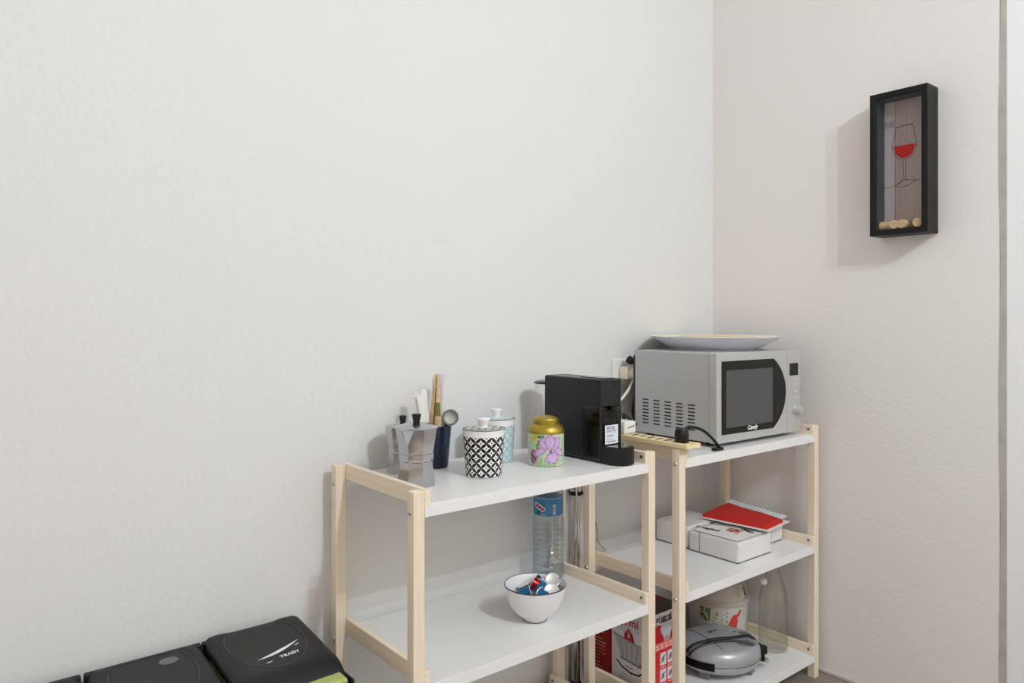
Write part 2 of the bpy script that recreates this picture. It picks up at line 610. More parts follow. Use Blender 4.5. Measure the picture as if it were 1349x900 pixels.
# ------------------------------------------------------------------ shelving units
def shelf_unit(label, xl, xr, yf, yb, zt, shelves, bolts_dir):
    t = thing('shelving_unit', label, 'shelving unit', ((xl + xr) / 2, (yf + yb) / 2, 0))
    cx, cy = (xl + xr) / 2, (yf + yb) / 2
    W, D = (xr - xl) / 2, (yb - yf) / 2
    pw, pd, rt = 0.0248, 0.0237, 0.013
    post0 = None
    posts = {}
    for sx in (-1, 1):
        for sy in (-1, 1):
            px = sx * (W - pw / 2)
            py = sy * (D - pd / 2)
            if post0 is None:
                post0 = B().box(-pw / 2, pw / 2, -pd / 2, pd / 2, 0, zt - 0.0015, 0.0012).build('post', M['wood_z'], t)
                post0.location = (px, py, 0)
                p = post0
            else:
                p = copy_of(post0, t, (px, py, 0))
            posts[(sx, sy)] = p
    rail0 = None
    for zs_ in shelves:
        for sx in (-1, 1):
            if rail0 is None:
                rail0 = B().box(-rt / 2, rt / 2, -D, D, -0.006, 0.028, 0.0012).build('rail', M['wood_y'], t)
                r = rail0
            else:
                r = copy_of(rail0, t)
            r.location = (sx * (W - pw - rt / 2), 0, zs_)
            # connector nut on the inner face of the rail, near both ends
            for sy in (-1, 1):
                nut = B().lathe([(0, 0), (0.0052, 0), (0.0052, 0.0012), (0.0030, 0.0016), (0.0030, 0.0004), (0, 0.0004)], 12,
                                mtx=Matrix.Rotation(-sx * pi / 2, 4, 'Y')).build('connector_nut', M['zinc'], r)
                nut.location = (-sx * (rt / 2 - 0.0002), sy * (D - 0.013), 0.015)
                h = B().lathe([(0, 0.0008), (0.0026, 0.0008), (0.0026, 0), ], 8, mtx=Matrix.Rotation(-sx * pi / 2, 4, 'Y'))
                h.build('nut_socket', M['dark_hole'], r).location = (-sx * (rt / 2), sy * (D - 0.013), 0.015)
    shelf0 = None
    hw = W - pw - 0.0006
    for zs_ in shelves:
        if shelf0 is None:
            b = B()
            L = 0.0245
            b.prism([(-D, -.0242), (-D + L, -.0242), (-D + L, -.0065), (D - L, -.0065), (D - L, -.0242), (D, -.0242), (D, -.0006), (D - .0006, 0), (-D + .0006, 0), (-D, -.0006)],
                    2 * hw, frame_mtx((-hw, 0, 0), (0, 1, 0), (0, 0, 1)))
            shelf0 = b.build('shelf', M['laminate'], t)
            s = shelf0
        else:
            s = copy_of(shelf0, t)
        s.location = (0, 0, zs_)
    bolt0 = None
    for zs_ in shelves:
        for (sx, sy), p in posts.items():
            if bolt0 is None:
                bolt0 = B().lathe([(0, 0.0024), (0.0018, 0.0024), (0.0022, 0.0036), (0.0044, 0.0028), (0.0056, 0)], 14).build('bolt', M['zinc'], p)
                bb = bolt0
            else:
                bb = copy_of(bolt0, p)
            bb.location = (sx * pw / 2, -sy * 0.0008, zs_ - 0.0135)
            bb.rotation_euler = (0, sx * pi / 2, 0)
    return t


unit_a = shelf_unit('pale pine shelving unit with white shelves, the one holding the moka pots and coffee machine',
                    -1.4757, -0.7737, -0.3837, -0.0317, 0.7751, (0.7472, 0.3984, 0.070), 1)
unit_b = shelf_unit('pale pine shelving unit with white shelves, the one in the corner under the microwave',
                    -0.7195, -0.0381, -0.4154, -0.0746, 0.7785, (0.7506, 0.4089, 0.0746), 1)
ZA, ZAM, ZB, ZBM, ZBB = 0.7472, 0.3984, 0.7506, 0.4089, 0.0746


# ------------------------------------------------------------------ recycling bins
def bin_lid_z(x, y, raise_):
    """x, y in the bin's frame: y 0 at the back, negative to the front; half width .1"""
    z = 0.455 + raise_ - 0.10 * (-y) - 0.5 * max(0, -y - 0.19) ** 1.5 * 3
    ex = abs(x) / 0.1025
    z -= 0.013 * ex ** 14
    ey = max(0.0, (-y - 0.20) / 0.055)
    z -= 0.02 * ey ** 2
    yb = max(0.0, 1 + y / 0.012)
    z -= 0.003 * yb ** 2
    # oval dish
    d = sqrt((x / 0.074) ** 2 + ((y + 0.075) / 0.105) ** 2)
    s = 1 / (1 + math.exp((d - 1) * 26))
    z -= 0.0028 * s
    return z


def make_bin(xc, label, raise_, bag):
    t = thing('recycling_bin', label, 'bin', (xc, -0.035, 0), 0, 'black recycling bins along the wall')
    W = 0.1026
    body = B().box(-W, W, -0.262, 0.0, 0.0, 0.40 + raise_ * .3, 0.018, 3).build('body', M['bin'], t)
    rim = B().box(-W - 0.0006, W + 0.0006, -0.262, 0.001, 0.385, 0.404, 0.006, 2).build('rim', M['bin'], t)
    for sx in ((1,) if bag and raise_ else (1, -1)):
        B().box(sx * W - .004, sx * W + .0008, -0.262, 0.001, 0.395, 0.413, 0.002, 2).build('rim_side', M['bin'], t)
    B().box(-W - .0003, W - (.014 if raise_ else -.0003), -0.012, 0.0012, 0.40, 0.4525, 0.003, 2).build('hinge_bar', M['bin'], t)
    bm_ = B()

    def f(u, v):
        # superellipse outline so that the corners are rounded
        x = (u * 2 - 1)
        y = (v * 2 - 1)
        k = 1.0 / max(1e-6, (abs(x) ** 12 + abs(y) ** 12) ** (1 / 12)) if max(abs(x), abs(y)) > 0 else 1
        k = k * max(abs(x), abs(y))
        x *= k
        y *= k
        px = x * (W - 0.002)
        py = -0.128 + y * 0.1275
        return Vector((px, py, bin_lid_z(px, py, raise_)))
    bm_.grid(f, 44, 44)
    # skirt
    edge = [v for v in bm_.bm.verts if v.is_boundary]
    be = [e for e in bm_.bm.edges if e.is_boundary]
    ex = bmesh.ops.extrude_edge_only(bm_.bm, edges=be)
    for v in ex['geom']:
        if isinstance(v, bmesh.types.BMVert):
            v.co.z -= 0.012
    bm_.build('lid', M['bin'], t, angle=50)
    if bag:
        b = B()
        b.box(-W + .002, W - .012, -0.2605, -0.015, 0.402, 0.418, 0.004)
        rr = random.Random(3)
        for v in b.bm.verts:
            v.co.z += 0.003 * (rr.random() - .5)
        b.build('bin_bag', bag, t)
    return t


bin1 = make_bin(-1.657, 'black recycling bin with white TRASH lettering, next to the shelving unit', 0.006, M['green_bag'])
bin2 = make_bin(-1.865, 'black recycling bin with a pale scuff on its lid, second from the shelving unit', 0.0, M['green_bag'])
bin3 = make_bin(-2.0755, 'black recycling bin cut off by the photo edge, third from the shelving unit', 0.0, M['green_bag'])


def on_lid(t, raise_, pts, h=0.0008):
    return [Vector((x, y, bin_lid_z(x, y, raise_) + h)) for x, y in pts]


def lid_patch(t, raise_, name, m, fn, nu=30, nv=6, h=0.0008):
    b = B()

    def g(u, v):
        x, y = fn(u, v)
        return Vector((x, y, bin_lid_z(x, y, raise_) + h))
    b.grid(g, nu, nv)
    return b.build(name, m, t, recalc=False)


def oval_fn(u, v):
    a = 2 * pi * u
    r = 0.001 + 0.965 * v
    return (0.074 * r * cos(a), -0.075 + max(-.105 * .97, min(0.062, 0.105 * r * sin(a))))


for t, rs in ((bin1, 0.006), (bin2, 0.0), (bin3, 0.0)):
    lid_patch(t, rs, 'oval_panel', M['bin_oval'], oval_fn, 48, 10, 0.0005)
for t, rs in ((bin1, 0.006), (bin2, 0.0), (bin3, 0.0)):
    B().tube([(0.0745 * cos(a), -0.075 + 0.1055 * sin(a), bin_lid_z(0.0745 * cos(a), -0.075 + 0.1055 * sin(a), rs) + .0004) for a in np.linspace(-pi - .55, .55, 40)], .0011, 6, 0).build('oval_ridge', M['scuff_dark'], t)
# white crescent flash and lettering on the first lid
lid_patch(bin1, 0.006, 'white_flash', M['print_white'], lambda u, v: (-0.040 + 0.098 * u, -0.139 + 0.030 * u - 0.009 * sin(pi * u) * v + 0.006 * u * u), 24, 3, 0.0012)
lid_patch(bin1, 0.006, 'white_flash', M['print_white'], lambda u, v: (-0.030 + 0.016 * u, -0.157 + 0.004 * u - 0.003 * sin(pi * u) * v), 8, 2, 0.0012)
lid_patch(bin1, 0.006, 'white_flash', M['print_white'], lambda u, v: (0.040 + 0.014 * u, -0.122 + 0.006 * u - 0.003 * sin(pi * u) * v), 8, 2, 0.0012)
zz = bin_lid_z(0.022, -0.147, 0.006)
text('lettering', 'TRASH', 0.0105, M['print_white'], bin1, frame_mtx((0.020, -0.1500, zz + 0.0022), (1, 0.15, 0.0), (0, 0.97, 0.26)), 0.0002, 0, 1.25)
lid_patch(bin2, 0.0, 'scuff_mark', M['scuff'], lambda u, v: (0.034 + (u - .5) * 0.036, -0.040 + (v - .5) * 0.024 * (1 - (2 * u - 1) ** 4)), 12, 5, 0.0012)
lid_patch(bin2, 0.0, 'lettering', M['blue_bag'], lambda u, v: (0.004 + u * 0.03, -0.166 + 0.012 * v + 0.006 * u), 6, 3, 0.0012)


# ------------------------------------------------------------------ moka pots
def moka(label, loc, rz, s, handle_angle):
    t = thing('moka_pot', label, 'moka pot', loc, rz)
    n = 8
    ph = pi / 8
    base = B().lathe([(0, 0), (0.0395, 0), (0.0405, 0.003), (0.0350, 0.048), (0.0355, 0.052), (0.034, 0.0545), (0, 0.0545)], n, phase=ph)
    for v in base.bm.verts:
        v.co = Vector((v.co.x * s * 1.06, v.co.y * s * 1.06, v.co.z * s))
    base.build('boiler', M['alu'], t, 25)
    neck = B().lathe([(0.0345, 0.054), (0.0350, 0.056), (0.0345, 0.0585)], 40)
    for v in neck.bm.verts:
        v.co = Vector((v.co.x * s * 1.06, v.co.y * s * 1.06, v.co.z * s))
    neck.build('gasket_ring', M['steel'], t)
    col = B().lathe([(0.0335, 0.057), (0.0370, 0.0575), (0.0378, 0.0675), (0.0368, 0.0690)], n, phase=ph)
    for v in col.bm.verts:
        v.co = Vector((v.co.x * s * 1.06, v.co.y * s * 1.06, v.co.z * s))
    col.build('collar', M['alu'], t, 20)
    up = B().lathe([(0.0355, 0.0690), (0.0362, 0.0695), (0.0445, 0.1230), (0.0436, 0.1230), (0.0350, 0.0720), (0, 0.0720)], n, phase=ph)
    # spout: a fold that stands out of one facet
    a = pi + 0.35
    d = Vector((cos(a), sin(a), 0))
    q = Vector((-sin(a), cos(a), 0))
    vs = [up.bm.verts.new(p) for p in (d * 0.060 + Vector((0, 0, 0.1235)), d * 0.0395 + Vector((0, 0, 0.088)), d * 0.0405 + q * 0.015 + Vector((0, 0, 0.1230)), d * 0.0405 - q * 0.015 + Vector((0, 0, 0.1230)))]
    up.bm.faces.new((vs[0], vs[1], vs[2]))
    up.bm.faces.new((vs[0], vs[3], vs[1]))
    for v in up.bm.verts:
        v.co = Vector((v.co.x * s * 1.06, v.co.y * s * 1.06, v.co.z * s))
    up.build('upper_chamber', M['alu'], t, 20)
    lid = B().lathe([(0.0452, 0.1228), (0.0460, 0.1245), (0.030, 0.1300), (0.010, 0.1345), (0, 0.1350)], n, phase=ph)
    vs = [lid.bm.verts.new(p) for p in (d * 0.061 + Vector((0, 0, 0.1242)), d * 0.0425 + q * 0.0165 + Vector((0, 0, 0.1245)), d * 0.0425 - q * 0.0165 + Vector((0, 0, 0.1245)))]
    lid.bm.faces.new(vs)
    for v in lid.bm.verts:
        v.co = Vector((v.co.x * s * 1.06, v.co.y * s * 1.06, v.co.z * s))
    L = lid.build('lid', M['alu'], t, 15)
    kn = B().lathe([(0, 0.1315), (0.0062, 0.1315), (0.0066, 0.134), (0.0096, 0.1500), (0.0090, 0.1520), (0, 0.1528)], 10)
    for v in kn.bm.verts:
        v.co = Vector((v.co.x * s * 1.06, v.co.y * s * 1.06, v.co.z * s))
    kn.build('knob', M['black'], L)
    h = B()
    ha = handle_angle
    e = Vector((cos(ha), sin(ha), 0))
    h.tube([e * 0.043 + Vector((0, 0, 0.119)), e * 0.062 + Vector((0, 0, 0.121)), e * 0.071 + Vector((0, 0, 0.108)), e * 0.074 + Vector((0, 0, 0.066))],
           lambda tt: 0.0055 + 0.002 * tt, 8, 5)
    for v in h.bm.verts:
        v.co = Vector((v.co.x * s * 1.06, v.co.y * s * 1.06, v.co.z * s))
    h.build('handle', M['black'], t)
    return t


moka('larger aluminium moka pot standing in front, with black lid knob', (-1.3715, -0.2260, ZA + .0003), 0.20, 1.0, 0.72)
moka('smaller aluminium moka pot standing behind the larger one', (-1.324, -0.090, ZA + .0003), 0.75, 0.86, 0.3)

# ------------------------------------------------------------------ blue cup with packets and sieve
cup = thing('cup', 'tapered navy blue cup holding sugar sachets and a tea strainer', 'cup', (-1.232, -0.088, ZA + .0003))
B().lathe([(0, 0), (0.0285, 0), (0.0305, 0.003), (0.0385, 0.098), (0.0395, 0.1005), (0.0365, 0.1005), (0.0345, 0.094), (0.0275, 0.006), (0, 0.006)], 40).build('body', M['navy'], cup)
for zz in (0.028, 0.052, 0.078):
    rr = 0.0305 + (zz - .003) * 0.0842 + .0002
    B().lathe([(rr - .001, zz - .0012), (rr + .0005, zz), (rr - .001, zz + .0012)], 40).build('ridge', M['navy'], cup)


def sachet(label, name, m, base, top, w, th, group=None, extra=None, turn=0.0, taper=0.0):
    base = Vector(base)
    top = Vector(top)
    ax = (top - base)
    Lh = ax.length
    az = ax.normalized()
    side = Vector((cos(turn), sin(turn), 0))
    side = (side - az * side.dot(az)).normalized()
    nrm = az.cross(side)
    o = None
    b = B()

    def shell(sg):
        def g(u, v):
            puff = (1 - abs(2 * u - 1) ** 2.2) * min(1, (1 - v) * 7) * min(1, v * 7)
            return base + side * (u - .5) * w * (1 - taper * max(0, v - .45)) + az * v * Lh + nrm * sg * (0.0004 + th * puff)
        return g
    b.grid(shell(1), 8, 14)
    b.grid(shell(-1), 8, 14)
    o = b.build(name, m, None, 60)
    tag(o, label, 'sachet', group)
    if extra:
        for (u0, u1, v0, v1, mm, nm) in extra:
            e = B()

            def g2(u, v):
                uu = u0 + (u1 - u0) * u
                vv = v0 + (v1 - v0) * v
                puff = (1 - abs(2 * uu - 1) ** 2.2) * min(1, (1 - vv) * 7) * min(1, vv * 7)
                return base + side * (uu - .5) * w * (1 - taper * max(0, vv - .45)) + az * vv * Lh - nrm * (0.0007 + th * puff)
            e.grid(g2, 5, 12)
            e.build(nm, mm, o, 60)
    return o


cx, cy, cz = -1.232, -0.088, ZA
T0 = -0.72   # sachets face the camera
SUG = ('white sugar sachet leaning furthest left in the navy cup, lowest of the four', 'white sugar sachet third from the kraft packet in the navy cup',
       'white sugar sachet standing right beside the kraft packet, tallest of the four', 'white sugar sachet in front of the others, leaning towards the moka pots')
for k, (bx, by, tx, ty, tz) in enumerate(((-.020, .004, -.054, .012, .168), (-.016, .010, -.040, .018, .184), (-.015, .004, -.030, .008, .189), (-.022, -.002, -.046, -.002, .176))):
    sachet(SUG[k], 'sugar_sachet', M['paper'], (cx + bx, cy + by, cz + .02), (cx + tx, cy + ty, cz + tz), 0.0145, 0.0015, 'white sugar sachets in the navy cup', None, T0 + .12 * k)
sachet('tall kraft brown sachet with green and brown print in the navy cup', 'herb_sachet', M['kraft'], (cx - .004, cy + .004, cz + .02), (cx + .012, cy + .010, cz + .222), 0.031, 0.003, None,
       ((0.36, 0.50, 0.02, 0.98, M['brown_print'], 'dark_stripe'), (0.50, 0.94, 0.50, 0.66, M['green_print'], 'leaf_print'), (0.50, 0.86, 0.05, 0.30, M['green_print'], 'leaf_print')), T0, 1.2)
sachet('silvery white sachet with pale top seal, standing right of the kraft one', 'white_sachet', M['foil'], (cx + .010, cy + .010, cz + .02), (cx + .034, cy + .020, cz + .221), 0.028, 0.003, None, None, T0)
sachet('slim cream sachet between the kraft and silvery sachets', 'cream_sachet', M['paper'], (cx + .004, cy + .016, cz + .02), (cx + .016, cy + .022, cz + .218), 0.018, 0.002, None, None, T0)

st = thing('tea_strainer', 'small round steel mesh tea strainer propped in the navy cup', 'strainer', (-1.199, -0.1035, ZA + 0.1175))
mt = frame_mtx((0, 0, 0), (0.80, -0.60, 0.0), (0.12, 0.16, 0.98))
rg = B()
rg.lathe([(0.0158, -0.0015), (0.0190, -0.0018), (0.0196, 0.0), (0.0190, 0.0018), (0.0158, 0.0015), (0.0152, 0.0), (0.0158, -0.0015)], 36, mtx=mt)
rg.build('rim', M['sieve_rim'], st)
dome = B()
dome.lathe([(0.0156, 0.0), (0.0130, -0.0045), (0.0075, -0.0080), (0, -0.0092)], 30, mtx=mt)
dome.build('mesh_bowl', M['mesh'], st)
hd = B()
hd.tube([mt @ Vector((-0.004, -0.019, 0)), mt @ Vector((-0.010, -0.045, -0.002)), mt @ Vector((-0.018, -0.080, -0.004))], 0.0022, 8, 4)
hd.build('handle', M['sieve_rim'], st)


# ------------------------------------------------------------------ canisters
def lattice_mat(name, cell, ink, paper_c, petal=0.70, dot=0.11):
    """ring-and-diamond lattice printed round the jar; UV u is metres round, v is metres up"""
    m, nt, b = base_mat(name)
    uv = N(nt, 'ShaderNodeUVMap')
    mp = N(nt, 'ShaderNodeMapping')
    mp.inputs['Rotation'].default_value = (0, 0, pi / 4)
    k = sqrt(2) / cell
    mp.inputs['Scale'].default_value = (k, k, k)
    nt.links.new(uv.outputs['UV'], mp.inputs['Vector'])
    fr = N(nt, 'ShaderNodeVectorMath', operation='FRACTION')
    nt.links.new(mp.outputs['Vector'], fr.inputs[0])
    acc = None
    mn = None
    for cxy in ((0, 0, 0), (1, 0, 0), (0, 1, 0), (1, 1, 0)):
        d = N(nt, 'ShaderNodeVectorMath', operation='DISTANCE')
        nt.links.new(fr.outputs[0], d.inputs[0])
        d.inputs[1].default_value = cxy
        lt = N(nt, 'ShaderNodeMath', operation='LESS_THAN')
        nt.links.new(d.outputs['Value'], lt.inputs[0])
        lt.inputs[1].default_value = petal
        ld = N(nt, 'ShaderNodeMath', operation='LESS_THAN')
        nt.links.new(d.outputs['Value'], ld.inputs[0])
        ld.inputs[1].default_value = dot
        if acc is None:
            acc, mn = lt, ld
        else:
            a2 = N(nt, 'ShaderNodeMath', operation='ADD')
            nt.links.new(acc.outputs[0], a2.inputs[0])
            nt.links.new(lt.outputs[0], a2.inputs[1])
            acc = a2
            m2 = N(nt, 'ShaderNodeMath', operation='MAXIMUM')
            nt.links.new(mn.outputs[0], m2.inputs[0])
            nt.links.new(ld.outputs[0], m2.inputs[1])
            mn = m2
    gt = N(nt, 'ShaderNodeMath', operation='GREATER_THAN')
    nt.links.new(acc.outputs[0], gt.inputs[0])
    gt.inputs[1].default_value = 1.5
    mx = N(nt, 'ShaderNodeMath', operation='MAXIMUM')
    nt.links.new(gt.outputs[0], mx.inputs[0])
    nt.links.new(mn.outputs[0], mx.inputs[1])
    cm = N(nt, 'ShaderNodeMix', data_type='RGBA')
    cm.inputs[6].default_value = lin(paper_c)
    cm.inputs[7].default_value = lin(ink)
    nt.links.new(mx.outputs[0], cm.inputs[0])
    nt.links.new(cm.outputs[2], b.inputs['Base Color'])
    b.inputs['Roughness'].default_value = 0.18
    return m


M['lattice_black'] = lattice_mat('black_lattice_print', 0.0222, (24, 24, 28), (240, 239, 236), 0.712, 0.115)
M['lattice_blue'] = lattice_mat('blue_lattice_print', 0.0222, (168, 202, 212), (232, 236, 237), 0.72, 0.16)


def wrap_print(name, m, parent, prof_r, z0, z1, n=72, cells=12, cell=0.0222):
    """printed band with metric UV; the pattern closes round the jar"""
    b = B()
    uvl = b.bm.loops.layers.uv.new('UVMap')
    rings = [[b.bm.verts.new((prof_r(z) * cos(2 * pi * k / n), prof_r(z) * sin(2 * pi * k / n), z)) for k in range(n)] for z in np.linspace(z0, z1, 6)]
    zz = np.linspace(z0, z1, 6)
    for j in range(5):
        for k in range(n):
            k2 = (k + 1) % n
            f = b.bm.faces.new((rings[j][k], rings[j][k2], rings[j + 1][k2], rings[j + 1][k]))
            us = (k, k + 1, k + 1, k)
            vs = (zz[j], zz[j], zz[j + 1], zz[j + 1])
            for lp, u, v in zip(f.loops, us, vs):
                lp[uvl].uv = (u / n * cells * cell, v - z0)
    return b.build(name, m, parent, recalc=False)


def canister(label, loc, m, rt, rb, h, cells):
    t = thing('canister', label, 'canister', loc)
    R = lambda z: rb + (rt - rb) * z / h
    B().lathe([(0, 0), (rb - .002, 0), (rb, .002), (rt, h), (rt - .003, h + .0008), (rt - .0045, h - .004), (rb - .004, .006), (0, .006)], 64).build('jar', M['ceramic'], t)
    wrap_print('printed_band', m, t, lambda z: R(z) + .0003, 0.0010, h * 0.865, 96, cells)
    B().lathe([(rt - .0006, h + .0002), (rt + .0004, h + .0006), (rt - .0004, h + .0016), (rt - .0028, h + .0012)], 64).build('dark_rim', M['dark_rim'], t)
    lid = B().lathe([(rt - .0035, h - .0005), (rt - .0045, h + .0015), (0.016, h + .0035), (0.0085, h + .0045), (0.0085, h + .006), (0, h + .006)], 64).build('lid', M['ceramic'], t)
    # printed top of the lid
    b = B()
    uvl = b.bm.loops.layers.uv.new('UVMap')
    n = 64
    rs = np.linspace(0.0125, rt - .0055, 5)
    ring = [[b.bm.verts.new((r * cos(2 * pi * k / n), r * sin(2 * pi * k / n), h + .0018 + .0022 * (rt - r) / rt + .0004)) for k in range(n)] for r in rs]
    for j in range(4):
        for k in range(n):
            k2 = (k + 1) % n
            f = b.bm.faces.new((ring[j][k], ring[j][k2], ring[j + 1][k2], ring[j + 1][k]))
            for lp in f.loops:
                lp[uvl].uv = (lp.vert.co.x, lp.vert.co.y)
    b.build('lid_print', m, lid, recalc=False)
    B().lathe([(0, h + .004), (.0090, h + .004), (.0094, h + .009), (.0116, h + .015), (.0138, h + .0195), (.0138, h + .0230), (.012, h + .0248), (0, h + .0255)], 28).build('knob', M['ceramic'], lid)
    return t


canister('white ceramic canister with bold black lattice pattern and white knob', (-1.1995, -0.2380, ZA + .0003), M['lattice_black'], 0.0480, 0.0410, 0.1055, 12)
canister('white ceramic canister with pale blue pattern, behind the black patterned one', (-1.0700, -0.1190, ZA + .0003), M['lattice_blue'], 0.0470, 0.0406, 0.1055, 12)

# ------------------------------------------------------------------ flowered tin
tin = thing('tea_tin', 'round tea tin with gold lid and purple iris print', 'tin', (-1.0000, -0.2280, ZA + .0003))
TR = 0.0440
B().lathe([(0, 0), (TR - .001, 0), (TR, .001), (TR, .079), (0, .079)], 64).build('body', M['gold'], tin)
B().lathe([(TR + .0008, .0775), (TR + .0014, .079), (TR + .0010, .083), (.0415, .0925), (.0350, .0980), (.0310, .0992), (.0312, .1005), (.0315, .1085), (.0300, .1105), (.0290, .1125), (.0180, .1178), (0, .1195)], 64).build('lid', M['gold'], tin)
cv = Canvas(440, 112, (190, 208, 172), aspect=2 * pi * TR / 0.0765)
cv.noise(0.08)


def iris(c, x, y, s, rot=0.0):
    k = s
    def E(dx, dy, rx, ry, rgb, r=0.0, al=1.0, lo=0, de=0.0):
        c.ell(x + dx * k / c.asp, y + dy * k, rx * k / c.asp, ry * k, rgb, r, al, lo, de)
    dark, mid, pale = (136, 98, 150), (192, 154, 204), (214, 184, 220)
    for dx, dy, rx, ry, r in ((-.44, -.10, .34, .14, .55), (.46, -.12, .30, .14, -.6), (.10, -.36, .28, .24, 0.1), (-.24, .24, .20, .28, .5), (.24, .24, .20, .28, -.5), (0, .30, .22, .32, 0)):
        E(dx, dy, rx + .018, ry + .018, dark, r)
        E(dx, dy, rx, ry, mid, r, 1, 7, .06)
        E(dx * 1.04, dy * 1.04, rx * .62, ry * .66, pale, r, .8)
        for q in (-.5, 0, .5):
            E(dx + q * rx * .5, dy + .02, .010, ry * .7, dark, r + q * .5, .5)
    E(.02, -.06, .05, .13, (104, 74, 122))
    E(.02, .0, .03, .05, (222, 192, 110))


for u0 in (0.645, 0.145):
    for k in range(26):
        cv.ell(u0 - .10 + .07 * random.random(), .50 + .48 * random.random(), .008, .07, ((98, 146, 88), (136, 176, 112), (74, 120, 72))[k % 3], random.uniform(-1, 1))
    for k in range(16):
        cv.ell(u0 - .17 + .07 * random.random(), .78 + .20 * random.random(), .012, .08, ((214, 202, 104), (196, 180, 80))[k % 2], random.uniform(-1, 1), .8)
    for k in range(18):
        a = k * 2 * pi / 18
        cv.ell(u0 - .135 + .022 * cos(a), .28 + .17 * sin(a), .016, .075, ((158, 84, 146), (190, 124, 178), (132, 70, 128))[k % 3], a)
    cv.ell(u0 - .135, .28, .010, .06, (112, 56, 110))
    for k in range(14):
        cv.line([(u0 - .09 + .012 * k, .0), (u0 - .10 + .016 * k, .30 - .01 * k)], .022, ((96, 150, 86), (150, 186, 120), (120, 166, 100))[k % 3])
    for k in range(12):
        cv.ell(u0 + .11 + .06 * random.random(), .06 + .8 * random.random(), .006, .09, (158, 194, 150), random.uniform(-1, 1), .7)
    iris(cv, u0 + 0.025, .53, .74)
cv.sheet('iris_print', lambda u, v: ((TR + .0003) * cos(2 * pi * u), (TR + .0003) * sin(2 * pi * u), .001 + .0765 * v), M['print_gloss'], tin)

# ------------------------------------------------------------------ capsule coffee machine
cm_ = thing('coffee_machine', 'slim black capsule coffee machine with white label and rounded drip tray', 'coffee machine', (-0.8990, -0.3127, ZA + .0003))
CW = 0.0755


def side_profile(pts, x0, x1, bev):
    return B().prism(pts, x1 - x0, frame_mtx((x0, 0, 0), (0, 1, 0), (0, 0, 1)), bev)


body = side_profile([(0.004, 0.004), (0.0, 0.010), (0.0, 0.204), (0.003, 0.2065), (0.20, 0.2065), (0.204, 0.203), (0.206, 0.010), (0.200, 0.004)], 0, CW, 0.0035).build('body', M['black_side'], cm_)
# glossy column below the head, let in slightly, with ribs
B().box(-0.0006, CW + .0006, -0.002, 0.062, 0.006, 0.140, 0.002).build('glossy_column', M['black_gloss'], cm_)
fc = B().prism([(0.004 + .5 * (CW - .008) * (1 - cos(a)), -.004 * sin(a)) for a in np.linspace(0, pi, 13)] + [(CW - .004, .01), (.004, .01)], 0.115, frame_mtx((0, 0, 0.022), (1, 0, 0), (0, 1, 0)))
col_o = fc.build('front_column', M['black_gloss'], cm_)
for k in range(7):
    B().tube([(0.010 + (CW - .02) * q, -.0044 - .0022 * sin(pi * q), 0.096 + .0055 * k) for q in np.linspace(0, 1, 7)], 0.0012, 6, 2).build('rib', M['black'], col_o)
# domed head front
hb = B()


def headf(u, v):
    x = 0.001 + (CW - .002) * u
    z = 0.141 + 0.063 * v
    y = -0.002 - 0.007 * sin(pi * u) ** .6 * (1 - 0.55 * v ** 2) - 0.004 * sin(pi * u) * (1 - v)
    return Vector((x, y, z))


hb.grid(headf, 18, 12)
es = [e for e in hb.bm.edges if e.is_boundary]
r_ = bmesh.ops.extrude_edge_only(hb.bm, edges=es)
for v in r_['geom']:
    if isinstance(v, bmesh.types.BMVert):
        v.co.y = 0.012
hd_o = hb.build('head', M['black_matt'], cm_, 50)
B().box(0.022, CW - .018, 0.004, 0.09, 0.2062, 0.2085, 0.001).build('lever', M['black_gloss'], cm_)
B().box(0.016, CW - .016, -0.008, 0.012, 0.1985, 0.2045, 0.002).build('lever_tip', M['black_gloss'], hd_o)
B().lathe([(0, 0), (.009, 0), (.009, .012), (0, .012)], 16).build('spout', M['black'], cm_, loc=(CW / 2, -0.012, 0.128))
# drip tray: rounded front
arc = [(CW / 2 + (CW / 2 - .001) * cos(a), -.030 + .036 * sin(a)) for a in np.linspace(0, -pi, 19)]
dt = B().prism([(CW - .001, 0.004)] + arc + [(.001, 0.004)], 0.041, frame_mtx((0, 0, 0.002), (1, 0, 0), (0, 1, 0)), 0.003).build('drip_tray', M['black'], cm_)
arc2 = [(CW / 2 + (CW / 2 - .006) * cos(a), -.030 + .031 * sin(a)) for a in np.linspace(0, -pi, 15)]
B().prism([(CW - .006, -0.006)] + arc2 + [(.006, -0.006)], 0.0012, frame_mtx((0, 0, 0.0428), (1, 0, 0), (0, 1, 0))).build('drip_grid', M['black_gloss'], dt)
# label with small print lines and bar code
lb = Canvas(46, 44, (232, 236, 244), aspect=1.05)
x = 0.14
while x < .72:
    wdt = random.choice((.02, .03, .045))
    lb.rect(x, .76, x + wdt, .93, (40, 40, 44))
    x += wdt + random.choice((.02, .03))
for k, (yy, x1) in enumerate(((.66, .9), (.58, .84), (.44, .6), (.36, .7), (.22, .56), (.12, .8))):
    lb.rect(.1, yy, x1, yy + .035, (120, 124, 136))
lb.sheet('white_label', lambda u, v: (0.012 + 0.046 * u, -.0052 - .0012 * sin(pi * (.15 + .6 * u)) - .0013, 0.046 + 0.047 * v), M['print'], cm_)
# clear water tank at the back
tk = B().lathe([(0, .006), (.036, .006), (.038, .010), (.038, .183), (.0375, .185)], 40, c=(CW / 2 - .004, .222, 0), sy=1.15).build('water_tank', M['tank'], cm_)
B().lathe([(.0380, .181), (.0392, .182), (.0392, .1855), (.030, .189), (0, .190)], 40, c=(CW / 2 - .004, .222, 0), sy=1.15).build('tank_lid', M['black_gloss'], tk)

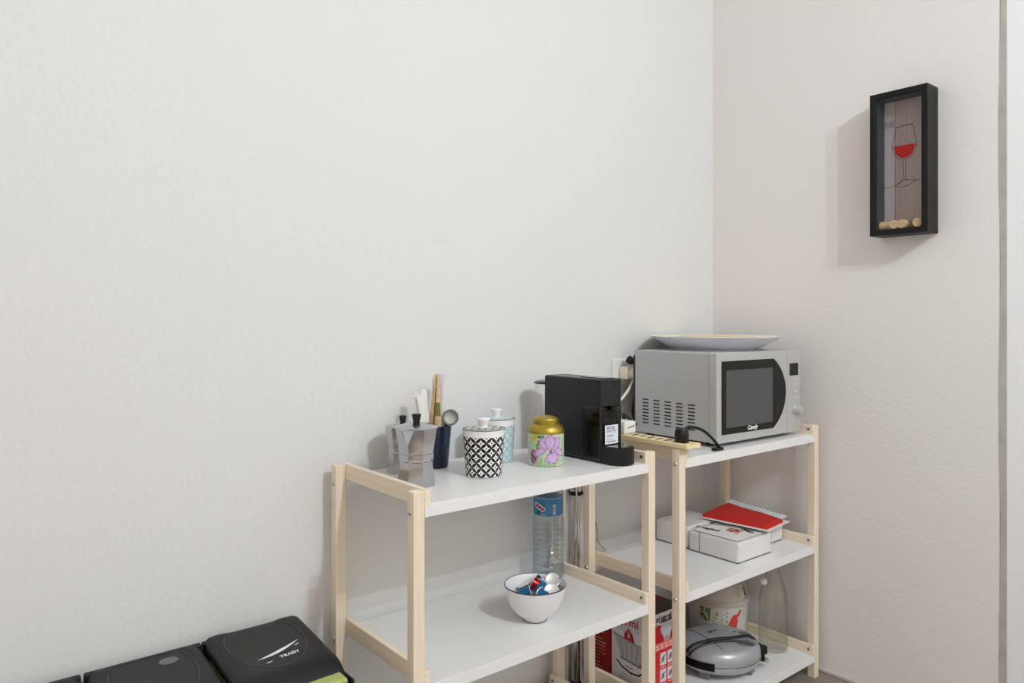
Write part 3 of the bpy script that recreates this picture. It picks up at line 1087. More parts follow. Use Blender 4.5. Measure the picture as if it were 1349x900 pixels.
# ------------------------------------------------------------------ bottle of water
bt = thing('water_bottle', 'clear ribbed plastic water bottle with blue label on middle shelf', 'bottle', (-0.8580, -0.0790, ZAM + .0003))
prof = [(0, .004), (.030, .004), (.034, 0), (.041, .004), (.0432, .012)]
z = .020
while z < .140:
    prof += [(.0432, z), (.0392, z + .0055), (.0432, z + .010)]
    z += .0135
prof += [(.0425, .158), (.0405, .168), (.0400, .172), (.0400, .222), (.0412, .226), (.0405, .234), (.036, .248), (.024, .268), (.0145, .280), (.0135, .300)]
B().lathe(prof, 56).build('body', M['bottle'], bt, 60)
B().lathe([(0, .018), (.0385, .018), (.0395, .10), (.0385, .160), (.0378, .205), (0, .205)], 40).build('water', thin_clear('clear_water', (0.985, 0.99, 0.995, 1), 0.01, 0.15, 0.02, 0.5), bt)
B().lathe([(0, .296), (.0152, .296), (.0158, .298), (.0158, .312), (.0145, .314), (0, .314)], 28).build('cap', M['cap'], bt)
lc = Canvas(220, 44, (58, 128, 178), aspect=2 * pi * .041 / .052)
lc.noise(.08)
lc.rect(0, 0, 1, .05, (150, 190, 214))
lc.rect(0, .95, 1, 1, (150, 190, 214))
for u0 in (.62, .12):
    lc.rect(u0 + .060, .12, u0 + .092, .66, (214, 222, 232))
    for k in range(9):
        lc.rect(u0 + .064, .16 + .052 * k, u0 + .088, .185 + .052 * k, (70, 96, 140))
    lc.rect(u0 - .008, .08, u0 + .010, .94, (96, 150, 190), .6)
    for k in range(6):
        lc.rect(u0 + .022, .20 + .09 * k, u0 + .050, .235 + .09 * k, (120, 166, 200))
    # red script word with white edge, and a leaf
    for wd, c_ in ((.20, (226, 232, 240)), (.10, (170, 56, 76))):
        lc.line([(u0 - .135, .66), (u0 - .125, .52), (u0 - .108, .60), (u0 - .092, .44), (u0 - .074, .54), (u0 - .056, .36), (u0 - .040, .42)], wd, c_)
    lc.ell(u0 - .10, .20, .028, .10, (34, 104, 64), .4)
    lc.rect(u0 - .072, .12, u0 - .02, .17, (210, 220, 234))
lc.sheet('blue_label', lambda u, v: (.0405 * cos(2 * pi * u), .0405 * sin(2 * pi * u), .172 + .050 * v), M['print_gloss'], bt)

# ------------------------------------------------------------------ bowl with coffee capsules
bw = thing('bowl', 'white glazed bowl with dark rim holding coffee capsules', 'bowl', (-1.0760, -0.2740, ZAM + .0003))
B().lathe([(0, .003), (.022, .003), (.0235, 0), (.0275, 0), (.0285, .003), (.030, .006), (.046, .018), (.058, .034), (.066, .052), (.0705, .070), (.0722, .0815), (.0705, .0825),
           (.0690, .0815), (.0670, .068), (.060, .044), (.048, .026), (.030, .013), (0, .010)], 64).build('body', M['ceramic_bowl'], bw, 50)
B().lathe([(.0722, .0808), (.0728, .0820), (.0714, .0834), (.0700, .0820)], 64).build('dark_rim', M['dark_rim'], bw)
B().lathe([(.0268, -.0001), (.0284, .0004), (.0290, .0018)], 48).build('foot_ring', M['dark_rim'], bw)


def capsule(label, m, loc, rot, group=None):
    t = thing('coffee_capsule', label, 'coffee capsule', loc, 0, group)
    t.rotation_euler = rot
    B().lathe([(0, 0), (.0085, 0), (.0100, .002), (.0118, .0045), (.0146, .022), (.0150, .0235)], 26).build('cup', m, t)
    B().lathe([(.0148, .0232), (.0178, .0234), (.0184, .0242), (.0178, .0251), (.0162, .0254), (.0145, .0246), (0, .0246)], 30).build('foil_lid', M['capsule_foil'], t)
    return t


cbx, cby, cbz = -1.076, -0.274, ZAM
capsule('blue coffee capsule with white lid tipped upwards, at the back left of the bowl', M['capsule_blue'], (-1.062, -.236, cbz + .046), (-.35, -.30, 0))
capsule('blue coffee capsule lying on its side in the middle of the bowl', M['capsule_blue'], (-1.058, -.270, cbz + .060), (1.35, 0.2, 2.3))
capsule('blue coffee capsule against the left wall of the bowl', M['capsule_blue'], (-1.100, -.250, cbz + .054), (1.3, 0, 1.0))
capsule('blue coffee capsule low at the front of the bowl', M['capsule_blue'], (-1.062, -.306, cbz + .056), (1.5, .1, 3.4))
capsule('shiny red coffee capsule lying between blue and white lids', M['capsule_red'], (-1.046, -.263, cbz + .063), (1.15, 0, -2.6))
capsule('dark maroon coffee capsule behind the red one', M['capsule_dark'], (-1.026, -.243, cbz + .056), (1.0, 0, -2.9))
capsule('coffee capsule with white foil lid facing out, upper one at the right of the bowl', M['capsule_dark'], (-1.006, -.258, cbz + .062), (.85, 0, -.72))
capsule('coffee capsule with white foil lid facing out, lower one at the right of the bowl', M['capsule_dark'], (-1.041, -.290, cbz + .052), (.80, 0, -.60))

# ------------------------------------------------------------------ chrome pole between the units, and pale cable
pl = thing('chrome_pole', 'thin chrome telescopic pole standing against the wall between the units', 'pole', (-0.7015, -0.026, 0))
B().lathe([(0, 0), (.0125, 0), (.0125, .60), (0, .60)], 28).build('lower_tube', M['chrome'], pl)
B().lathe([(.0125, .590), (.0205, .590), (.0212, .592), (.0212, .598), (.0200, .600)], 28).build('black_ring', M['black'], pl)
B().lathe([(0, .599), (.0175, .599), (.0175, .715), (.015, .722), (0, .722)], 28).build('upper_tube', M['chrome'], pl)
B().lathe([(0, 0), (.020, 0), (.020, .03), (.013, .045), (.0126, .045)], 24).build('rubber_foot', M['black'], pl)
tag(B().tube([(-.7225, -.050, .70), (-.7225, -.050, .59), (-.727, -.050, .52), (-.736, -.050, .46), (-.744, -.046, .40), (-.745, -.036, .30), (-.745, -.03, .02), (-.73, -.03, .004)], .0021, 6, 6).build('cable', M['cable_grey'], None),
    'thin pale cable hanging down beside the chrome pole', 'cable')
tag(B().tube([(-.640, -.004, .62), (-.644, -.006, .56), (-.618, -.010, .52), (-.600, -.012, .47), (-.598, -.016, .43), (-.602, -.05, .4115), (-.63, -.045, .4115)], .0021, 6, 6).build('cable', M['cable_grey'], None),
    'thin pale cable drooping in a curve onto the middle shelf of the corner unit', 'cable')

# ------------------------------------------------------------------ microwave
mw = thing('microwave', 'silver microwave oven with dark door window on the corner shelving unit', 'microwave', (-0.5150, -0.380, ZB + .0005), radians(-1.2))
H0, H1 = 0.012, 0.2595
MWW = 0.413
B().box(0.0, MWW - .001, 0.024, 0.298, H0, H1 - .001, 0.003).build('case', M['mw_side'], mw)
B().box(.004, MWW - .006, .2975, .3045, H0 + .006, H1 - .012, .002, 1).build('back_panel', M['black'], mw)
B().box(-.0006, .012, .2950, .3035, H0 + .002, H1 - .018, .0015, 1).build('back_edge', M['black'], mw)
slot = None
for c_ in range(5):
    for r_ in range(8):
        if slot is None:
            slot = B().box(-.0012, .0012, -.0125, .0125, -.0018, .0018, .001, 1).build('vent_slot', M['dark_hole'], mw)
            s = slot
        else:
            s = copy_of(slot, mw)
        s.location = (0.0, 0.2540 - .0424 * c_, H0 + .1005 - .0099 * r_ - .0005 * c_)
for yy in (.05, .265):
    for xx in (.035, MWW - .035):
        B().lathe([(0, -.0), (.012, 0), (.013, .012), (0, .0125)], 18).build('foot', M['black'], mw, loc=(xx, yy, 0))
# door: silver slab, black glass, grey window
B().box(-.0015, .3405, -.003, .0235, H0 - .001, H1, .003).build('door', M['mw_silver'], mw)
B().box(.3412, MWW + .0005, -.003, .0235, H0 - .001, H1, .003).build('control_panel', M['mw_silver'], mw)
zz = H0
g = [(.0170, .0225), (.266, .0225)]
arcp = []
for q in np.linspace(0, 1, 19):
    a = -0.98 + 1.96 * q
    arcp.append((.2655 + .0655 * (cos(a * 1.0) - cos(.98)) / (1 - cos(.98)), .123 + .1025 * sin(a) / sin(.98)))
poly = [(.0185, .0225)] + [(.2655, .0205)] + arcp[1:-1] + [(.2700, .2245), (.0185, .2240)]
mtf = frame_mtx((0, -.0030, zz), (1, 0, 0), (0, 0, 1))
dg_ = B().prism(poly, 0.0012, mtf, 0.0003).build('door_glass', M['mw_black'], mw)
wn = B().box(.0380, .2620, -.0048, -.0035, zz + .0400, zz + .1985, .0005).build('window', M['mw_glass'], dg_)
# handle lip: bright curved edge of the scooped grip
B().tube([(x + .0012, -.0040, zz + y) for x, y in arcp], .0016, 6, 2).build('handle_edge', M['mw_silver'], mw)
B().tube([(.2655, -.0044, zz + .0225), (.2655, -.0044, zz + .2235)], .0008, 6, 0).build('glass_seam', M['black_gloss'], dg_)
text('logo', 'Candy', .0165, M['print_white'], mw, frame_mtx((.1600, -.0045, zz + .0325), (1, 0, 0), (0, 0, 1)), .0006, .3, 1.15)
B().box(.3530, .3985, -.0040, -.0028, zz + .1700, zz + .2070, .0008).build('display', M['mw_black'], mw)
for k in range(4):
    B().lathe([(0, .0026), (.0032, .0024), (.0042, .0), (0, 0)], 18, sx=1.25, sy=.9, mtx=Matrix.Rotation(pi / 2, 4, 'X')).build('button', M['button'], mw, loc=(.3872, -.0030, zz + .1590 - .0190 * k))
for dx, dz in ((.357, .078), (.357, .058)):
    B().lathe([(0, .0012), (.0034, .0010), (.0040, 0), (0, 0)], 14, mtx=Matrix.Rotation(pi / 2, 4, 'X')).build('button', M['mw_silver'], mw, loc=(dx, -.0030, zz + dz))
bz_ = None
kn = B().lathe([(.0150, 0), (.0150, .003), (.0138, .004), (.0130, .018), (.0115, .020), (0, .0195)], 30, mtx=Matrix.Rotation(pi / 2, 4, 'X')).build('dial', M['mw_silver'], mw, loc=(.3860, -.0030, zz + .0655))
B().tube([(.0005, .004, zz + .004), (.0005, .004, zz + .244)], .0012, 6, 0).build('door_seam', M['dark_hole'], mw)
B().lathe([(0, .0010), (.0032, .0008), (.0036, 0)], 12, mtx=Matrix.Rotation(-pi / 2, 4, 'Y')).build('screw', M['zinc'], mw, loc=(0, .168, zz + .012))

# plate on the microwave
pt = thing('plate', 'large shallow pale plate lying on top of the microwave', 'plate', (-0.270, -0.200, ZB + H1))
B().lathe([(0, .003), (.118, .003), (.120, 0), (.126, 0), (.128, .003), (.140, .007), (.160, .018), (.182, .030), (.1935, .0385), (.1955, .0400)], 80).build('underside', M['plate'], pt)
B().lathe([(.1955, .0400), (.1950, .0412), (.1920, .0408), (.182, .0335), (.160, .022), (.140, .012), (0, .009)], 80).build('rim', M['plate_rim'], pt)
tag(B().lathe([(0, 0), (.1490, 0), (.1510, .0015), (.1510, .0065), (.1480, .0085), (.10, .0125), (0, .0140)], 64, c=(-.270, -.200, ZB + H1 + .0285)).build('flatbread', M['tan'], None),
    'round golden brown flatbread lying in the large plate', 'bread')

# ------------------------------------------------------------------ bamboo slotted board on the rail
bd = thing('trivet', 'slotted pale bamboo board lying along the rail beside the microwave', 'trivet', (-0.6935, -0.440, 0.7787))
BW, BL, BT = 0.0560, 0.250, 0.0115
B().box(-BW / 2, -.0135, 0, BL, 0, BT, .0012, 1).build('side_strip', M['bamboo'], bd)
B().box(.0135, BW / 2, 0, BL, 0, BT, .0012, 1).build('side_strip', M['bamboo'], bd)
nslot = 9
pitch = BL / nslot
slat = None
for k in range(nslot):
    if slat is None:
        slat = B().box(-.0137, .0137, 0, pitch - .0066, 0.0003, BT - .0003, .0006, 1).build('slat', M['bamboo'], bd)
        s_ = slat
    else:
        s_ = copy_of(slat, bd)
    s_.location = (0, pitch * k + .00225 + (-.0022 if k == 0 else .0022 if k == nslot - 1 else 0), 0)
shade_strip = None  # dark strips fill the gaps, standing in for the shade inside the slots
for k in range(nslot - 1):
    if shade_strip is None:
        shade_strip = B().box(-.0136, .0136, -.0030, .0030, .0006, BT + .0001).build('slot_shade', M['dark_hole'], bd)
        s_ = shade_strip
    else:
        s_ = copy_of(shade_strip, bd)
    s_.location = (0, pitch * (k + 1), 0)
BZ = 0.7787 + BT + .0004

# black plug lying on the board, its cable running under the microwave
pg = thing('power_plug', 'black power plug lying on the bamboo board, cable running down', 'plug', (-0.6930, -0.4020, BZ))
B().lathe([(0, 0), (.0165, 0), (.0180, .002), (.0185, .018), (.0175, .028), (.015, .034), (0, .0345)], 10).build('plug_body', M['black'], pg)
B().tube([(.010, .004, .022), (.030, .010, .030), (.056, .010, .031), (.095, .006, .020), (.135, .004, -.006), (.168, .005, -.0335)], .0042, 8, 6).build('cable', M['black'], pg)
B().box(.140, .176, -.004, .012, -.0395, -.032, .002).build('cable_clip', M['black'], pg)

# ------------------------------------------------------------------ wall socket, plugs, extension
so = thing('wall_socket', 'white rectangular wall socket plate behind the microwave', 'socket', (-0.4640, 0, 0.9370))
B().box(-.060, .060, -.009, 0, -.041, .041, .003).build('plate', M['plug_white'], so)
B().box(-.034, .034, -.0105, -.008, -.024, .024, .001).build('insert', M['plug_white'], so)
ex_ = thing('extension_lead', 'white extension lead with socket block beside the coffee machine', 'extension lead', (-0.6930, -0.200, BZ))
blk = B().box(-.024, .024, -.030, .055, 0, .034, .006, 3).build('socket_block', M['plug_white'], ex_)
for k in (-1, 0, 1):
    B().lathe([(0, .0006), (.0026, .0006), (.0026, 0)], 10, mtx=Matrix.Rotation(pi / 2, 4, 'X')).build('socket_hole', M['dark_hole'], blk, loc=(.002 + .0085 * k, -.0299, .019 + .0015 * k))
# cream plug in the wall, cable looping down to the block
plugb = B()
plugb.box(.190, .232, .150, .188, .126, .166, .007, 2)
plugb.lathe([(0, 0), (.018, 0), (.017, .018), (.009, .030), (0, .031)], 16, mtx=frame_mtx((.212, .152, .146), (1, 0, 0), (0, 0, 1)))
plugb.build('wall_plug', M['plug_cream'], ex_)
B().tube([(.214, .140, .150), (.222, .137, .142), (.212, .142, .132), (.182, .140, .097), (.145, .140, .067), (.104, .138, .045), (.040, .130, .020), (.0, .100, .014), (0, .050, .015)], .0042, 8, 6).build('cable', M['cable_white'], ex_)
mc = thing('microwave_lead', 'black mains lead hanging behind the microwave from the wall socket', 'cable', (-0.476, -0.040, 0.9680))
B().tube([(.0, -.006, .006), (.018, -.008, .0), (.028, -.006, -.02), (.020, 0.0, -.09), (.012, .004, -.15), (.030, .008, -.198)], .0042, 8, 6).build('cable', M['black'], mc)
B().lathe([(0, 0), (.013, 0), (.012, .012), (.006, .020), (0, .0205)], 14, mtx=Matrix.Rotation(pi / 2 + .4, 4, 'X')).build('plug_body', M['black'], mc, loc=(-.004, .006, .010))
ec = B().tube([(-.545, -.120, ZB + .040), (-.535, -.080, ZB + .055), (-.520, -.045, ZB + .062), (-.500, -.030, ZB + .050), (-.49, -.03, ZB + .02), (-.48, -.03, ZB - .01)], .0038, 8, 6).build('cable', M['black'], None)
tag(ec, 'short black cable arching behind the white extension block', 'cable')

# ------------------------------------------------------------------ napkin packs
def napkin_pack(label, loc, w, d, h, layers, rs, rz=0.0, m=None, film=True):
    t = thing('napkin_pack', label, 'napkins', loc, rz)
    b = B().box(-w / 2 + .002, w / 2 - .002, -d / 2 + .002, d / 2 - .002, 0, h - .002, .007, 3)
    bmesh.ops.subdivide_edges(b.bm, edges=[e for e in b.bm.edges if e.calc_length() > .03], cuts=3, use_grid_fill=True)
    rr = random.Random(rs)
    for v in b.bm.verts:
        if v.co.z > .003:
            v.co += Vector(((rr.random() - .5) * .0022, (rr.random() - .5) * .0022, (rr.random() - .5) * .0018))
    b.round = True
    b.build('napkin_stack', m or M['napkin_layers'], t, 60)
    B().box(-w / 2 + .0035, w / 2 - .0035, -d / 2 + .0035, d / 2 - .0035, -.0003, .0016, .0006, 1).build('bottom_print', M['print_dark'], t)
    if film:
        f = B().box(-w / 2, w / 2, -d / 2, d / 2, -.0002, h, .008, 3)
        bmesh.ops.subdivide_edges(f.bm, edges=list(f.bm.edges), cuts=2, use_grid_fill=True)
        rr = random.Random(rs + 50)
        for v in f.bm.verts:
            if v.co.z > .004:
                v.co += Vector(((rr.random() - .5) * .0016, (rr.random() - .5) * .0016, (rr.random() - .5) * .001))
        f.build('wrapper', M['film'], t, 60)
    return t


np1 = napkin_pack('white paper napkin pack printed with black lettering and a red flower', (-.3125, -.2845, ZBM + .0006), .176, .176, .060, 9, 11)
np2 = napkin_pack('plain white napkin pack behind the lettered pack', (-.3100, -.1290, ZBM + .0006), .170, .128, .068, 8, 12)
np3 = napkin_pack('white napkin pack lying under the red napkins by the corner post', (-.1535, -.225, ZBM + .0006), .138, .20, .0695, 9, 13)
# print on top of the first pack (u along x, v along y; lettering is read from behind)
cv = Canvas(120, 120, (240, 238, 234))
cv.noise(.04)
fc_ = ((176, 66, 58), (150, 52, 48), (196, 120, 90))
for k in range(44):
    a = random.uniform(0, 2 * pi)
    rr_ = random.uniform(0, .10)
    cv.ell(.56 + 1.3 * rr_ * cos(a), .46 + rr_ * 1.1 * sin(a), .040, .026, fc_[k % 3], random.uniform(0, 3), .85)
for k in range(7):
    cv.ell(.40 + .08 * random.random(), .26 + .10 * random.random(), .030, .016, fc_[(k + 1) % 3], random.uniform(0, 3), .7)
for k in range(16):
    cv.line([(.72, .34), (.72 + .20 * random.uniform(-.6, 1), .30 + .24 * random.uniform(-1, 1))], .014, (44, 46, 50))
for k in range(9):
    cv.ell(.66 + .2 * random.random(), .20 + .2 * random.random(), .03, .014, (40, 44, 50), random.uniform(0, 3))
cv.line([(.60, .30), (.66, .50), (.70, .72), (.74, .95)], .022, (168, 44, 46))
cv.line([(.72, .80), (.62, .92), (.60, .98)], .034, (52, 48, 46))
cv.line([(.80, .40), (.86, .10)], .018, (60, 60, 62))
cv.sheet('printed_top', lambda u, v: (-.0775 + .155 * u, -.0775 + .155 * v, .0612 + .0005 * sin(9 * u) * sin(7 * v)), M['print_matt'], np1)
text('lettering', 'i tovaglioli', .0240, M['print_black'], np1, frame_mtx((-.036, .058, .0626), (.10, -1, 0), (1, .10, 0)), .0003, 0.1, .88)
B().tube([(-.087, .046, .004), (-.0875, .046, .054), (-.082, .046, .0600)], .0007, 6, 2).build('wrapper_seam', M['print_dark'], np1)
sx_ = B().grid(lambda u, v: Vector((.0865 + .0030 * sin(pi * u), -.060 + .022 * u, .024 + .020 * v + .006 * u)), 5, 4).build('bar_code_tab', M['print_dark'], np1)

rn = thing('napkin_pack', 'flat pack of bright red napkins with a striped white edge, on top of the pile', 'napkins', (-.1775, -.242, ZBM + .0720), radians(7))
b = B()
rr = random.Random(5)


def redf(off):
    def g(u, v):
        x = -.096 + .164 * u * (.66 + .34 * v)
        y = -.122 + .212 * v
        z = .0105 + .0040 * sin(2.3 * u + 1.5 * v) + .0012 * sin(11 * v + 4 * u) - .004 * (1 - v) * (1 - u)
        e = min(u, 1 - u, v, 1 - v)
        z -= .004 * max(0, 1 - e / .05) ** 2
        z += .010 * u * v
        return Vector((x, y, z if off else .002))
    return g


b.grid(redf(1), 24, 30)
b.grid(redf(0), 24, 30)
for pair in ((0, 0),):
    pass
bmesh.ops.bridge_loops(b.bm, edges=[e for e in b.bm.edges if e.is_boundary])
b.build('red_napkins', M['red_napkin'], rn, 60)
sc_ = Canvas(14, 90, (244, 245, 246))
for k in range(18):
    sc_.rect(0, (k + .1) / 18, 1, (k + .50) / 18, (172, 190, 200))
sc_.sheet('striped_edge', lambda u, v: (-.096 + .164 * (.66 + .34 * v) + .002 + .034 * u, -.122 + .215 * v, .0095 + .0035 * sin(2.3 + 1.5 * v) + .010 * v + .002 * u), M['print_matt'], rn)
B().prism([(-.104, -.130), (.042, -.130), (.100, .096), (-.104, .096)], .003, Matrix.Translation((0, 0, -.0012)), .0008).build('wrapper_edge', M['napkin'], rn)

# ------------------------------------------------------------------ boxes on the lowest shelf
def printed_face(parent, cv_, o, ex, ey, w, h, name='printed_face'):
    ex = Vector(ex)
    ey = Vector(ey)
    o = Vector(o)
    n = ex.cross(ey).normalized() * .0005
    return cv_.sheet(name, lambda u, v: o + n + ex * (w * u) + ey * (h * v), M['print_gloss'], parent, False)


BXW, BXD, BXH = .120, .158, .228
jx = thing('juicer_box', 'red and white cardboard box showing a citrus juicer', 'box', (-.655, -.283, ZBB + .0004))
B().box(0, BXW, 0, BXD, 0, BXH, .0010, 1).build('carton', M['box_edge'], jx)
# side face (seen on the left): white with the juicer picture; u from the back to the front
cv = Canvas(120, 190, (216, 214, 216), aspect=BXD / BXH)
cv.poly([(0, .70), (0.45, .62), (1, .80), (1, 1), (0, 1)], (200, 198, 200))
cv.X = cv.X + .05
cv.Y = cv.Y + .06
cv.rect(0, .905, .22, 1, (170, 26, 34))
cv.rect(.80, .93, 1, 1, (40, 38, 40))
jc = (122, 120, 124)
for wd, cl in ((.30, (168, 168, 172)),):
    cv.poly([(.12, .635), (.80, .585), (.74, .36), (.28, .37)], cl)
for k in range(9):
    cv.line([(.20 + .066 * k, .605 - .005 * k), (.27 + .052 * k, .39)], .010, (134, 134, 140) if k % 2 else (196, 196, 200))
cv.line([(.10, .645), (.80, .59)], .030, (150, 148, 152))
cv.line([(.78, .57), (.93, .55), (.95, .45), (.85, .37), (.74, .38)], .034, jc)
cv.line([(.27, .375), (.74, .352)], .020, (110, 108, 112))
cv.poly([(.34, .63), (.36, .70), (.46, .775), (.56, .70), (.60, .61)], (176, 30, 40))
cv.poly([(.43, .66), (.455, .74), (.49, .66)], (222, 200, 200))
cv.line([(.38, .63), (.42, .72)], .014, (110, 18, 28))
cv.line([(.57, .62), (.52, .72)], .014, (110, 18, 28))
cv.line([(.18, .325), (.30, .27), (.50, .235), (.68, .245), (.76, .28)], .024, (42, 40, 44))
cv.line([(.40, .30), (.54, .288)], .012, (90, 88, 92))
for k in range(4):
    cv.rect(.30 - .05 * k, .19 - .032 * k, .72 - .03 * k, .198 - .032 * k, (130, 128, 132))
printed_face(jx, cv, (0, BXD, 0), (0, -1, 0), (0, 0, 1), BXD, BXH, 'printed_side')
text('lettering', 'girmi', .034, M['box_edge'], jx, frame_mtx((-.0008, .094, .1800), (0, -1, 0), (0, 0, 1)), .0008, 0, 1.05)
# front face: white top band, red below with four picture squares
cv = Canvas(120, 190, (196, 28, 32), aspect=BXW / BXH)
cv.rect(0, .86, 1, 1, (222, 220, 222))
cv.poly([(0, .86), (1, .86), (1, .72), (0, .64)], (178, 20, 30))
cv.ell(.40, .80, .20, .10, (176, 176, 180))
cv.poly([(.26, .80), (.56, .80), (.52, .66), (.32, .66)], (188, 188, 192))
cv.ell(.42, .67, .10, .04, (150, 150, 156))
cv.poly([(.24, .88), (.32, .97), (.40, .88)], (40, 38, 42))
cv.poly([(.44, .88), (.52, .97), (.60, .88)], (40, 38, 42))
cv.rect(0, .56, 1, .645, (214, 116, 108))
for k in range(6):
    cv.rect(.04 + .16 * k, .575, .14 + .16 * k, .590, (236, 190, 184))
    cv.rect(.04 + .16 * k, .605, .12 + .16 * k, .622, (236, 190, 184))
for r_ in range(2):
    for c_ in range(3):
        x0, y0 = .18 + .26 * c_, .37 - .20 * r_
        cv.rect(x0, y0, x0 + .21, y0 + .15, (206, 206, 210))
        cv.ell(x0 + .10, y0 + .07, .05, .035, (120, 118, 124))
        cv.line([(x0 + .04, y0 + .04), (x0 + .16, y0 + .11)], .012, (60, 58, 62))
        cv.rect(x0, y0 - .032, x0 + .20, y0 - .016, (228, 150, 140))
cv.rect(.22, 0, 1, .105, (214, 212, 214))
printed_face(jx, cv, (0, 0, 0), (1, 0, 0), (0, 0, 1), BXW, BXH, 'printed_front')
text('lettering', 'girmi', .034, M['print_dark'], jx, frame_mtx((.036, -.0008, .2110), (1, 0, 0), (0, 0, 1)), .0006, 0, 1.0)

cv = Canvas(40, 50, (70, 52, 46))  # box top: its shade is put into the dark brown, plus a red band
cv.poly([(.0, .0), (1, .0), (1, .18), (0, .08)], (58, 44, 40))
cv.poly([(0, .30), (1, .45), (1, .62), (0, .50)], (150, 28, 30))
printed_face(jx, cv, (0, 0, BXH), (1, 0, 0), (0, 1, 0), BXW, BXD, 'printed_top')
b2 = thing('appliance_box', 'red cardboard box with white text lines, behind the juicer box', 'box', (-.655, -.116, ZBB + .0004))
B().box(0, .120, 0, .090, 0, .212, .0010, 1).build('carton', M['box_edge'], b2)
cv = Canvas(60, 150, (150, 26, 24), aspect=.090 / .212)
cv.poly([(0, .70), (1, .66), (1, .96), (.4, .98), (0, .90)], (196, 178, 152))
cv.ell(.55, .83, .30, .10, (214, 196, 168), 0, 1, 5, .2)
cv.ell(.20, .84, .22, .07, (170, 70, 40))
cv.rect(0, .955, 1, 1, (206, 204, 204))
cv.line([(0, .70), (1, .655)], .02, (214, 206, 200))
for k in range(12):
    cv.rect(.22, .60 - .047 * k, .55 + .30 * random.random(), .612 - .047 * k, (226, 180, 172))
printed_face(b2, cv, (0, .090, 0), (0, -1, 0), (0, 0, 1), .090, .212, 'printed_side')

# ------------------------------------------------------------------ sandwich grill
gr = thing('sandwich_grill', 'oval silver grey sandwich maker wrapped in its black cord', 'sandwich maker', (-.356, -.274, ZBB + .0003), radians(-22))
GA, GB = .124, .114


def rot_ell(prof, n=56):
    return B().lathe(prof, n, sx=GA / .1, sy=GB / .1)


rot_ell([(0, .012), (.070, .012), (.090, .020), (.0985, .032), (.1000, .0415), (.0990, .0425)]).build('base', M['grill'], gr)
rot_ell([(.0965, .0420), (.0965, .0450)]).build('gap', M['dark_hole'], gr)
rot_ell([(.0990, .0445), (.1000, .0475), (.0985, .063), (.094, .0755), (.086, .0830), (.070, .0890), (.045, .0920), (0, .0930)]).build('lid', M['grill'], gr)
for a in (.6, 2.4, 3.8, 5.4):
    B().box(-.016, .016, -.010, .010, 0, .022, .003).build('foot', M['grill_dark'], gr, loc=(.080 * GA / .1 * cos(a), .075 * GB / .1 * sin(a), 0), rot=(0, 0, a + pi / 2))


def lid_z(x, y):
    d = sqrt((x / GA) ** 2 + (y / GB) ** 2)
    pr = [(0, .0930), (.45, .0920), (.70, .0890), (.86, .0830), (.94, .0755), (.985, .063), (1.0, .0475)]
    for (a, za), (c_, zc) in zip(pr, pr[1:]):
        if d <= c_:
            return za + (zc - za) * (d - a) / (c_ - a)
    return .0475


def grill_patch(name, m, fn, h=.0006, nu=16, nv=8, parent=gr):
    def g(u, v):
        x, y = fn(u, v)
        return Vector((x, y, lid_z(x, y) + h))
    return B().grid(g, nu, nv).build(name, m, parent, 60, recalc=False)


def lens(cx_, cy_, a_, b_, rot):
    def f(u, v):
        x = (u * 2 - 1) * a_
        y = (v * 2 - 1) * b_ * (1 - (u * 2 - 1) ** 2)
        return cx_ + x * cos(rot) - y * sin(rot), cy_ + x * sin(rot) + y * cos(rot)
    return f


grill_patch('grip_recess', M['grill_dark'], lens(.088, -.010, .024, .017, .35))
grill_patch('grip_recess', M['grill_dark'], lens(.054, -.066, .036, .015, .10))
for dx in (0, .017):
    xx, yy = .058 + dx * .9, .004 - dx * .35
    B().lathe([(.0050, 0), (.0050, .0012), (0, .0018)], 16).build('indicator_light', M['red_light'] if dx else M['dark_hole'], gr, loc=(xx, yy, lid_z(xx, yy) + .0002), rot=(-.2, .25, 0))
zz = lid_z(0, .03)
text('lettering', 'girmi', .0150, M['print_dark'], gr, frame_mtx((-.006, .026, zz + .0010), (1, .22, .0), (-.22, 1, -.08)), .0004, .1, 1.0)
# parting line arc on the lid
B().tube([(-.062 + .018 * sin(q * pi * .5) * 1.3, .075 - .165 * q, lid_z(-.062 + .018 * sin(q * pi * .5) * 1.3, .075 - .165 * q) + .0002) for q in np.linspace(.05, .96, 18)], .0010, 6, 0).build('lid_groove', M['dark_hole'], gr)
# black band with handle at the lower left edge, black latch at the right
bh = B()
bh.grid(lambda u, v: Vector((GA * 1.012 * cos(3.30 + .80 * u), GB * 1.012 * sin(3.30 + .80 * u), .034 + .022 * v)), 20, 3)
bmesh.ops.solidify(bh.bm, geom=list(bh.bm.faces), thickness=.006)
bh.build('handle_band', M['black'], gr)
la = B().box(-.010, .010, -.013, .013, .024, .062, .004).build('latch', M['black'], gr, loc=(GA * .90, -GB * .44, 0), rot=(0, 0, -.5))
B().box(.010, .022, -.009, .009, .020, .030, .003).build('latch_lip', M['grill'], la)
